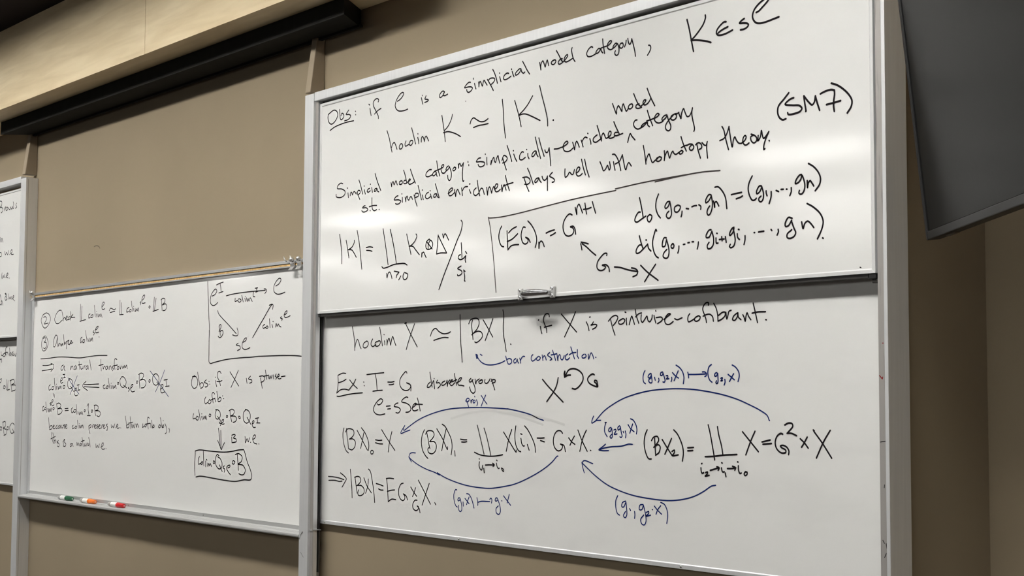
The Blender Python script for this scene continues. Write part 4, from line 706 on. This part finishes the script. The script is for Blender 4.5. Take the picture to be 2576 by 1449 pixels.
     '-1447,1279 -1468,1235 -1370,1215 -1351,1272 -1448,1288/-1301,1404 -1253,1239 -1196,1110/-1312,1391 -1147,1406 -1140,1307 -1255,1261 -1063,1221 -1080,1134 -1219,1100/-1021,1287 -1041,1243 -958,1236 -950,1288 -1021,1296/-770,1378 -880,1290 -778,1162 -584,1209 -594,1338 -713,1387/-703,1250 -544,1124'),
]

# ------------------------------------------------------------------ the room
XL, XR, YB = -19.0, 6.0, -12.5
RET = -2.0                     # where the board wall ends and steps back
struct(link('wall_front', boxes((XL, RET, 0, 0.33, 0, CEIL)), WALL))
struct(link('wall_recess', boxes((RET, XR, 0.33, 0.45, 0, CEIL)), WALL))
struct(link('wall_left', boxes((XL - 0.12, XL, YB, 0.33, 0, CEIL)), REARWALL))
struct(link('wall_right', boxes((XR, XR + 0.12, YB, 0.45, 0, CEIL)), REARWALL))
struct(link('wall_rear', boxes((XL - 0.12, XR + 0.12, YB - 0.12, YB, 0, CEIL)), REARWALL))
struct(link('floor', boxes((XL - 0.12, XR + 0.12, YB - 0.12, 0.45, -0.12, 0)), FLOORM))
struct(link('ceiling', boxes((XL - 0.12, XR + 0.12, YB - 0.12, 0.45, CEIL, CEIL + 0.12)), CEILM))
# wood faced bulkhead over the boards: veneer panels with a fine joint between them
SOF_Y, SOF_Z, SOF_R = -0.2455, 2.655, -3.55
bm = bmesh.new()
box(bm, XL, SOF_R, SOF_Y + 0.012, 0, SOF_Z, CEIL)
for a, b in ((XL, -14.7), (-14.697, -10.2), (-10.197, SEAM - 0.0012), (SEAM + 0.0012, SOF_R)):
    box(bm, a, b, SOF_Y, SOF_Y + 0.012, SOF_Z, CEIL)
struct(link('trim_1', bm, WOOD), 'light wood veneer bulkhead under the ceiling above the boards')
bm = bmesh.new()
ribbon(bm, CURL, 0.0045, -0.0004)
scf = link('scuff_mark', bm, INKS['wallscuff'], bpy.data.objects['wall_front'])
# tapered tan fins standing on the aluminium posts
def fin(x0, x1, name, label):
    bm = bmesh.new()
    prism(bm, [(-0.055, 2.4195), (0.0, 2.4195), (0.0, SOF_Z), (-0.0245, SOF_Z)], 'X', x0, x1)
    struct(link(name, bm, TRIM, bevel=0.003), label)
fin(-4.260, -4.2285, 'trim_2', 'tapered tan fin above the post between the middle and right boards')
fin(-6.668, -6.632, 'trim_3', 'tapered tan fin above the post at the far left')

# ------------------------------------------------------------------ projection screen case under the bulkhead
sc = thing('projection_screen_case', 'long black projection screen case mounted under the wood bulkhead', 'projector screen', (-5.3, -0.065, 2.6))
bm = bmesh.new()
prism(bm, [(-6.735, -0.130), (-3.912, -0.130), (-4.020, 0.0), (-6.625, 0.0)], 'Z', 2.600, SOF_Z)
link('case', bm, HOUSING, sc)
bm = bmesh.new()
prism(bm, [(-6.66, -0.026), (-3.99, -0.026), (-3.99, -0.012), (-6.66, -0.012)], 'Z', 2.592, 2.6005)
link('bottom_bar', bm, HOUSING, sc)

# ------------------------------------------------------------------ aluminium frames of the two sliding board units
def board_frame(label, xl, xr, z_top, x_post_l, x_post_r, right_profile, left_profile):
    t = thing('whiteboard_frame', label, 'whiteboard frame', ((xl + xr) / 2, -0.03, 0))
    bm = bmesh.new(); prism(bm, left_profile, 'Z', 0.0, z_top)
    pl = link('post', bm, ALU, t, bevel=0.0012)
    bm = bmesh.new(); prism(bm, right_profile, 'Z', 0.0, z_top)
    pr = link('post', bm, ALU, t, bevel=0.0012)
    link('top_rail', boxes((xl, xr, -0.055, -0.001, 2.386, 2.4145)), ALU, t, bevel=0.0012)
    return t, pl, pr

fr, post_l, post_r = board_frame('aluminium frame holding the large right-hand pair of sliding whiteboards', -4.2015, -1.9875, 2.4125, 0, 0,
    [(-1.9785, -0.055), (-1.969, -0.055), (-1.969, 0.015), (-1.9785, 0.015), (-1.9785, -0.024), (-2.002, -0.024), (-2.002, -0.043), (-1.9785, -0.043)],
    [(-4.258, -0.055), (-4.205, -0.055), (-4.205, -0.046), (-4.189, -0.046), (-4.189, -0.030), (-4.221, -0.030), (-4.221, 0), (-4.258, 0)])
link('gap_shade_strip', boxes((-2.0085, -1.990, -0.0262, -0.0240, 0.9, 2.385)), DARK, post_r)  # black strip standing in for the deep shade between board and post
link('gap_shade_strip', boxes((-4.212, -4.1905, -0.0265, -0.0220, 0.9, 2.385)), DARK, post_l)  # shade of the left gap, put in as a black strip
link('channel_face', boxes((-4.2049, -4.1891, -0.0468, -0.046, 0.0, 2.384)), ALU_DULL, post_l)  # dull grey here paints in the shade on the left channel
# the scuffed channel face beside the boards, and the pen marks left on it
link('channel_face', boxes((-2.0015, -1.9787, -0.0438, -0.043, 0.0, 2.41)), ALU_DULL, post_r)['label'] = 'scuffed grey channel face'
for i, (x, z, dx, dz) in enumerate(((-1.999, 1.362, .018, .003), (-1.989, 1.075, .008, 0), (-1.996, 1.164, .004, -.006), (-1.988, 1.158, .002, -.01), (-1.992, 1.13, .004, .008), (-1.991, 1.27, .001, .006))):
    bm = bmesh.new(); ribbon(bm, [(x, z), (x + dx, z + dz)], 0.0016, -0.0442)
    link('pen_mark', bm, INKS['black'], post_r)['label'] = 'small black pen mark'
for i, (x, z, dx, dz) in enumerate(((-1.9995, 1.497, .006, -.006), (-1.9925, 1.49, .001, .004), (-1.991, 1.563, .0015, 0))):
    bm = bmesh.new(); ribbon(bm, [(x, z), (x + dx, z + dz)], 0.0020, -0.0442)
    link('pen_mark', bm, INKS['red'], post_r)['label'] = 'small red pen mark'
bm = bmesh.new()
ribbon(bm, [(-4.2525, 1.000), (-4.2495, 1.010), (-4.242, 1.017), (-4.236, 1.022)], 0.0018, -0.0554)
ribbon(bm, [(-4.240, 1.018), (-4.236, 1.023)], 0.004, -0.05545)
link('scuff_mark', bm, INKS['grey'], post_l)['label'] = 'dark scuff'
bm = bmesh.new(); ribbon(bm, [(-4.246, 0.960), (-4.228, 0.945)], 0.0012, -0.0554)
link('scuff_mark', bm, INKS['grey'], post_l)['label'] = 'dark scuff'
bm = bmesh.new(); prism(bm, [(-4.205, -0.047), (-4.190, -0.047), (-4.176, -0.024), (-4.205, -0.024)], 'Z', 1.031, 1.0335)
box(bm, -4.205, -4.190, -0.049, -0.047, 1.0285, 1.0335)
link('stop_bracket', bm, ALU_BRIGHT, fr)

lf, lpost_l, lpost_r = board_frame('aluminium frame of the pair of sliding whiteboards cut off at the left edge', -8.855, -6.6765, 2.4035, 0, 0,
    [(-6.676, -0.055), (-6.6156, -0.055), (-6.6156, 0), (-6.655, 0), (-6.655, -0.047), (-6.676, -0.047)],
    [(-8.915, -0.055), (-8.855, -0.055), (-8.855, -0.047), (-8.876, -0.047), (-8.876, 0), (-8.915, 0)])
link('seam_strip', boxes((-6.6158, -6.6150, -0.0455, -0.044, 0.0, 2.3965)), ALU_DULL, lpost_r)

# ------------------------------------------------------------------ sliding whiteboards
def whiteboard(name, label, x0, x1, z0, z1, yf, surf, fw=0.0105, frame_mat=ALU, thick=0.016):
    t = thing(name, label, 'whiteboard', ((x0 + x1) / 2, yf, z0))
    link('writing_surface', boxes((x0 + 0.003, x1 - 0.003, yf + 0.002, yf + thick, z0 + 0.003, z1 - 0.003)), surf, t)
    # mitred frame: four bevelled bars
    bm = bmesh.new()
    o = [(x0, z0), (x1, z0), (x1, z1), (x0, z1)]; i = [(x0 + fw, z0 + fw), (x1 - fw, z0 + fw), (x1 - fw, z1 - fw), (x0 + fw, z1 - fw)]
    g = 0.00025
    for k in range(4):
        a, b, c, d = o[k], o[(k + 1) % 4], i[(k + 1) % 4], i[k]
        horiz = k % 2 == 0
        def sh(p, s):
            return (p[0] + (s * g if horiz else 0), p[1] + (0 if horiz else s * g))
        s0, s1 = (1, -1) if k in (0, 1) else (-1, 1)
        q = [sh(a, s0), sh(b, s1), sh(c, s1), sh(d, s0)]
        # flat face, then a small chamfer down to the writing surface
        ch = 0.0026
        def inn(o_, i_):
            return (i_[0] + (o_[0] - i_[0]) * ch / fw, i_[1] + (o_[1] - i_[1]) * ch / fw)
        q2 = [q[0], q[1], inn(q[1], q[2]), inn(q[0], q[3])]
        F = [bm.verts.new((p[0], yf, p[1])) for p in q2]; S = [bm.verts.new((p[0], yf + 0.0021, p[1])) for p in (q[2], q[3])]
        B = [bm.verts.new((p[0], yf + thick, p[1])) for p in q]
        bm.faces.new(F); bm.faces.new((F[2], S[0], S[1], F[3])); bm.faces.new((S[0], B[2], B[3], S[1])); bm.faces.new(B[::-1])
        bm.faces.new((F[0], B[0], B[1], F[1])); bm.faces.new((F[1], B[1], B[2], S[0], F[2])); bm.faces.new((F[0], F[3], S[1], B[3], B[0]))
    link('frame', bm, frame_mat, t, bevel=0.0005)
    return t

UX0, UX1, UZ0, UZ1, UY = -4.1846, -2.0080, 1.7075, 2.3760, -0.043
ub = whiteboard('sliding_whiteboard', 'upper right sliding whiteboard with chrome pull handle, black writing from Obs to (SM7)', UX0, UX1, UZ0, UZ1, UY, BOARD, frame_mat=ALU_PALE)
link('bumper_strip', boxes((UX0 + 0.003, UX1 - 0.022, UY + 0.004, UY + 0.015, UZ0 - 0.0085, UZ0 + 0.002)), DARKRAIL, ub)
link('rubber_stop', boxes((UX1 - 0.020, UX1 - 0.001, UY + 0.002, UY + 0.016, UZ0 - 0.012, UZ0)), DARK, ub, bevel=0.002)
link('rubber_stop', boxes((UX1 - 0.014, UX1 + 0.002, UY + 0.006, UY + 0.016, UZ0 - 0.020, UZ0 - 0.011)), DARKRAIL, ub, bevel=0.002)
link('rubber_stop', boxes((UX0 + 0.001, UX0 + 0.014, UY + 0.002, UY + 0.016, UZ0 - 0.010, UZ0)), DARK, ub, bevel=0.002)
# pull handle on the lower rail
def handle_at(board, xa, xb, zc):
    xm = (xa + xb) / 2
    path = []; rads = []
    for k in range(17):
        u = k / 16; a = (u - 0.5) * 2
        path.append((xa + 0.008 + (xb - xa - 0.016) * u, UY - 0.004 - 0.024 * (1 - abs(a) ** 2.6), zc - 0.001))
        rads.append(0.0048 + 0.0030 * (1 - a * a))
    bm = bmesh.new(); tube(bm, path, rads, 16, 1.25)
    h = link('pull_handle', bm, CHROME, board, smooth=True)
    for x in (xa, xb):
        link('mounting_plate', boxes((x - 0.0095, x + 0.0095, UY - 0.0050, UY + 0.0005, zc - 0.0150, zc + 0.0150)), PLATE, h, bevel=0.0018)
        for dz in (-0.0090, 0.0090):
            bm = bmesh.new()
            lathe(bm, [(0, 0.0042), (0.0012, 0.0042), (0.0020, 0.0030), (0.0012, 0.0014), (0.0012, 0)], (x, UY - 0.0048, zc + dz), (0, -1, 0), 16)
            link('screw', bm, CHROME, h, smooth=False)
handle_at(ub, HX0, HX1, HZ)
write_on(ub, 'upper', UX0, UZ0, UY + 0.002)

LX0, LX1, LZ0, LZ1, LY = -4.2080, -1.9900, 1.0505, 1.7190, -0.013
lb = whiteboard('sliding_whiteboard', 'lower right sliding whiteboard with black and blue writing, starting hocolim X', LX0, LX1, LZ0, LZ1, LY, BOARD_SMUDGED, fw=0.0125, thick=0.012)
for x in (-4.1720, -3.4720, -2.6035):
    bm = bmesh.new()
    lathe(bm, [(0, 0.0032), (0.0012, 0.0030), (0.0022, 0.0018), (0.0026, 0)], (x, LY, LZ0 + 0.0055), (0, -1, 0), 14)
    link('screw', bm, CHROME, lb, smooth=True)
write_on(lb, 'lower', LX0, LZ0, LY + 0.002)

lu = whiteboard('sliding_whiteboard', 'upper sliding whiteboard cut off at the left edge, its writing ends in Brown\'s', -8.840, -6.664, 1.7035, 2.3655, -0.043, BOARD, frame_mat=ALU_PALE)
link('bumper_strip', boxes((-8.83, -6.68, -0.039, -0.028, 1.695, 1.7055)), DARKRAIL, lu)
write_on(lu, 'lup', -6.664, 1.7035, -0.041)
ll = whiteboard('sliding_whiteboard', 'lower sliding whiteboard cut off at the left edge, below the Brown\'s board', -8.860, -6.657, 1.0455, 1.7120, -0.018, BOARD, thick=0.014)
bm = bmesh.new(); lathe(bm, [(0, 0.0032), (0.0012, 0.0030), (0.0022, 0.0018), (0.0026, 0)], (-6.720, -0.018, 1.051), (0, -1, 0), 14)
link('screw', bm, CHROME, ll, smooth=True)
write_on(ll, 'llo', -6.657, 1.0455, -0.016)

# ------------------------------------------------------------------ fixed middle whiteboard with map rail and pen tray
MX0, MX1, MZ0, MZ1 = -6.6145, -4.2590, 1.020, 1.872
mb = thing('fixed_whiteboard', 'middle fixed whiteboard with cork map rail and marker tray, black writing', 'whiteboard', (-5.43, -0.005, MZ0))
link('writing_surface', boxes((MX0 + 0.016, MX1, -0.010, -0.001, MZ0, MZ1)), BOARD, mb)
link('frame', boxes((MX0, MX0 + 0.018, -0.014, -0.001, MZ0, MZ1)), ALU, mb, bevel=0.001)
# rail: metal channel with a cork insert
bm = bmesh.new()
prism(bm, [(-0.001, 1.8695), (-0.021, 1.8695), (-0.021, 1.8740), (-0.017, 1.8740), (-0.017, 1.8825), (-0.022, 1.8825), (-0.022, 1.8880), (-0.016, 1.8895), (-0.016, 1.8935), (-0.001, 1.8935)], 'X', MX0, MX1)
rail = link('map_rail', bm, ALU_BRIGHT, mb)
link('cork_strip', boxes((MX0 + 0.001, MX1 - 0.001, -0.0195, -0.0165, 1.8742, 1.8815)), CORK, rail)
# tray
bm = bmesh.new()
prism(bm, [(-0.001, 1.0350), (-0.013, 1.0350), (-0.014, 1.0220), (-0.017, 1.0185), (-0.025, 1.0178), (-0.0255, 1.0168), (-0.0265, 1.0168), (-0.027, 1.0176), (-0.041, 1.0164), (-0.0425, 1.0150), (-0.045, 1.0150), (-0.047, 1.0150), (-0.0550, 1.0130), (-0.0560, 1.0080), (-0.0550, 1.0045), (-0.050, 1.0035), (-0.045, 1.0075), (-0.010, 1.0090), (-0.001, 1.0090)], 'X', MX0, MX1)
tray = link('marker_tray', bm, TRAYM, mb)
for x in (-6.605, -6.592, -5.62, -5.59, -4.98):
    bm = bmesh.new(); lathe(bm, [(0, 0.002), (0.0008, 0.0016), (0.001, 0)], (x, -0.0136, 1.0275), (0, -1, 0), 10)
    link('screw', bm, DARKRAIL, tray)
write_on(mb, 'mid', MX0, MZ0, -0.010)

# map hooks clipped on the rail
def map_hook(x, label, pair):
    t = thing('map_hook', label, 'map hook', (x, -0.020, 1.8700), 'map hooks on the rail')
    bm = bmesh.new()
    for dx in ((-0.022, 0.022) if pair else (0.0,)):
        prism(bm, [(-0.016, 1.8900), (-0.024, 1.8900), (-0.027, 1.8800), (-0.025, 1.8700), (-0.034, 1.8590), (-0.032, 1.8575), (-0.022, 1.8690), (-0.0235, 1.8800), (-0.0225, 1.8870), (-0.016, 1.8870)], 'X', x + dx - 0.0125, x + dx + 0.0125)
    link('clip', bm, PLATE, t)
    for dx in ((-0.022, 0.022) if pair else (0.0,)):
        bm = bmesh.new()
        lathe(bm, [(0, 0.0), (0.001, 0.005), (0.004, 0.0075), (0.009, 0.0085), (0.014, 0.006), (0.016, 0.0)], (x + dx - 0.008, -0.029, 1.8925), (1, 0, 0.1), 14)
        link('roller', bm, PLATE, t, smooth=True)
    bm = bmesh.new()
    for dx in ((-0.070, -0.030) if pair else (-0.055, -0.03)):
        tube(bm, [(x + dx + 0.012, -0.026, 1.8890), (x + dx + 0.004, -0.029, 1.8960), (x + dx, -0.030, 1.9060)], [0.0022, 0.002, 0.0014], 8)
    link('prong', bm, PLATE, t, smooth=True)
map_hook(HOOKR, 'double silver map hook at the right end of the cork rail', True)
map_hook(HOOKL, 'single silver map hook at the left end of the cork rail', False)

# ------------------------------------------------------------------ dry erase markers lying in the tray
def marker(x_end, y, z, length, cap, ink, label):
    """A clear-barrel marker lying along the tray, cap towards the right."""
    R = 0.0088
    t = thing('marker_pen', label, 'marker', (x_end - length / 2, y, z - R), 'markers in the tray')
    L = length; x0 = x_end - L
    bm = bmesh.new()
    lathe(bm, [(0, 0), (0.001, R * .55), (0.005, R * .86), (0.014, R * .97), (0.026, R), (L * 0.60, R)], (x0, y, z), (1, 0, 0), 26)
    body = link('barrel', bm, BARREL, t, smooth=True)
    bm = bmesh.new(); lathe(bm, [(L * .12, 0), (L * .12, R * .62), (L * .18, R * .62), (L * .18, 0)], (x0, y, z), (1, 0, 0), 18)
    link('ink_core', bm, ink, body, smooth=False)
    bm = bmesh.new(); lathe(bm, [(L * .225, R * 1.012), (L * .235, R * 1.035), (L * .555, R * 1.035), (L * .565, R * 1.012)], (x0, y, z), (1, 0, 0), 26)
    lab = link('paper_label', bm, LABELP, t, smooth=True)
    bm = bmesh.new()
    for k in range(5):          # illegible line of small print on the label
        box(bm, x0 + L * (.33 + .032 * k), x0 + L * (.354 + .032 * k), y - R * .60, y - R * .58, z + R * .84, z + R * .88 + .0001)
    link('small_print', bm, PRINT, lab)
    bm = bmesh.new()
    c = [(L * .575, R * 1.0), (L * .58, R * 1.13), (L * .66, R * 1.13), (L * .672, R * 1.03), (L * .96, R * .93), (L * .985, R * .80), (L * .987, R * .55), (L * 1.0, R * .50), (L * 1.0, 0)]
    lathe(bm, c, (x0, y, z), (1, 0, 0), 26)
    cp = link('cap', bm, cap, t, smooth=False)
    bm = bmesh.new(); lathe(bm, [(L * .999, R * .42), (L * 1.004, R * .38), (L * 1.004, 0)], (x0, y, z), (1, 0, 0), 18)
    link('cap_end', bm, CAPEND[cap.name], cp)
    bm = bmesh.new()
    for k in range(12):         # grip ribs round the cap
        a = k * math.pi / 6
        tube(bm, [(x0 + L * .69, y + math.cos(a) * R * 1.02, z + math.sin(a) * R * 1.02), (x0 + L * .94, y + math.cos(a) * R * .94, z + math.sin(a) * R * .94)], [R * .07, R * .05], 6)
    link('grip_rib', bm, cap, cp)
    return t
BARREL = mat('clear_plastic', (0.80, 0.80, 0.78), 0.15)
BARREL.node_tree.nodes['Principled BSDF'].inputs['Transmission Weight'].default_value = 0.55
LABELP = mat('white_paper_label', (0.82, 0.82, 0.80), 0.5)
PRINT = mat('grey_print', (0.18, 0.18, 0.19), 0.6)
CAPG = mat('green_plastic', (0.008, 0.115, 0.045), 0.35); CAPO = mat('orange_plastic', (0.85, 0.19, 0.012), 0.35); CAPR = mat('red_plastic', (0.58, 0.008, 0.012), 0.35)
CAPEND = {'green_plastic': mat('pale_green_plastic', (0.45, 0.62, 0.50), 0.4), 'orange_plastic': mat('pale_orange_plastic', (0.85, 0.42, 0.25), 0.4), 'red_plastic': mat('pale_pink_plastic', (0.80, 0.32, 0.32), 0.4)}
AMBER = mat('amber_core', (0.55, 0.28, 0.06), 0.4); GREYC = mat('grey_core', (0.30, 0.32, 0.31), 0.4)
MY, MZ = -0.0325, 1.0260
marker(MGX, MY, MZ, MGL, CAPG, GREYC, 'green-capped marker lying leftmost in the tray')
marker(MOX, MY, MZ, MOL, CAPO, AMBER, 'orange-capped marker lying in the tray between green and red ones')
marker(MRX, MY, MZ, MRL, CAPR, AMBER, 'red-capped marker lying rightmost of the three in the tray')

# ------------------------------------------------------------------ wall screen swung out beside the boards
def television():
    c = Vector(TVC)                                    # far lower corner of the front
    along = Vector((0.779, -0.623, 0)).normalized()    # runs towards the viewer's right
    nrm = Vector((-0.623, -0.779, 0)).normalized()     # faces the seats
    up0 = Vector((0, 0, 1)); tl = math.radians(TVTILT)
    up = (up0 * math.cos(tl) + nrm * math.sin(tl)).normalized()
    out = along.cross(up).normalized()
    if out.dot(nrm) < 0: out = -out
    W, H, T = 1.23, 0.712, 0.030
    M = Matrix(((along.x, -out.x, up.x, c.x), (along.y, -out.y, up.y, c.y), (along.z, -out.z, up.z, c.z), (0, 0, 0, 1)))
    t = thing('television', 'black flat television tilted forward, hanging right of the boards', 'television')
    t.matrix_basis = M
    def part(name, bm, m, bevel=0.0, parent=None):
        bm.transform(M)
        return link(name, bm, m, parent or t, bevel=bevel)
    b = 0.0125
    bm = boxes((0, b, 0, T, 0, H), (W - b, W, 0, T, 0, H), (b, W - b, 0, T, H - b, H), (b, W - b, 0, T, 0, 0.017), (b, W - b, 0.012, T, 0.017, H - b))
    part('bezel', bm, BEZEL, 0.002)
    bm = boxes((b + 0.004, W - b - 0.001, 0.003, 0.011, 0.018, H - b - 0.001)); part('screen', bm, SCREEN)
    bm = bmesh.new()
    prism(bm, [(0.06, 0.030), (W - 0.06, 0.030), (W - 0.16, 0.062), (0.16, 0.062)], 'Z', 0.008, H - 0.05)
    part('back_cover', bm, BEZEL, 0.003)
    bm = boxes((0.090, 0.150, 0.014, 0.024, -0.0022, 0.0005)); part('sensor', bm, SENSOR)
    # ceiling pole and bracket that carry it
    k = M @ Vector((W * 0.5, 0.085, H * 0.55))
    bm = bmesh.new(); lathe(bm, [(0, 0.024), (CEIL - k.z, 0.024)], (k.x, k.y, k.z), (0, 0, 1), 20)
    p = link('ceiling_pole', bm, BEZEL, t)
    bm = boxes((W * 0.5 - 0.16, W * 0.5 + 0.16, 0.060, 0.072, H * 0.55 - 0.14, H * 0.55 + 0.14), (W * .5 - .03, W * .5 + .03, 0.072, 0.10, H * .55 - .05, H * .55 + .05)); part('mount_plate', bm, BEZEL)
television()

# ------------------------------------------------------------------ ceiling lights
def lamp_panel(name, x, y, w, d, mt, label, group, added_louvre=False):
    t = thing(name, label, 'ceiling light', (x, y, CEIL - 0.02), group)
    f = 0.02
    link('lamp_frame', boxes((x - w / 2 - f, x + w / 2 + f, y - d / 2 - f, y - d / 2, CEIL - .02, CEIL), (x - w / 2 - f, x + w / 2 + f, y + d / 2, y + d / 2 + f, CEIL - .02, CEIL),
                             (x - w / 2 - f, x - w / 2, y - d / 2, y + d / 2, CEIL - .02, CEIL), (x + w / 2, x + w / 2 + f, y - d / 2, y + d / 2, CEIL - .02, CEIL)), ALU, t)
    link('diffuser', boxes((x - w / 2, x + w / 2, y - d / 2, y + d / 2, CEIL - .012, CEIL - .001)), mt, t)
    if added_louvre:      # unseen cross blades, added to stop the light spreading sideways
        bm = bmesh.new(); n = 18
        for k in range(n + 1):
            xb = x - w / 2 + w * k / n
            box(bm, xb - 0.0008, xb + 0.0008, y - d / 2, y + d / 2, CEIL - .078, CEIL - .016)
        link('added_louvre', bm, ADDED_LOUVRE, t)
    return t
front0 = None
for x in FRONT_X:
    if front0 is None:
        front0 = lamp_panel('wall_wash_light', x, FRONT_Y, 1.16, FRONT_D, LAMPF, 'narrow lit ceiling panel in the row just in front of the boards', 'wall wash lights before the boards', True); fx = x
    else:
        dup(front0, (x - fx, 0, 0), front0['label'])
room0 = None
for x, y in ROOM_XY:
    if room0 is None:
        room0 = lamp_panel('ceiling_panel_light', x, y, 1.12, 0.56, LAMPR, 'lit rectangular ceiling panel over the seats, seen only as a reflection', 'ceiling panels over the seats'); rx, ry = x, y
    else:
        dup(room0, (x - rx, y - ry, 0), room0['label'])
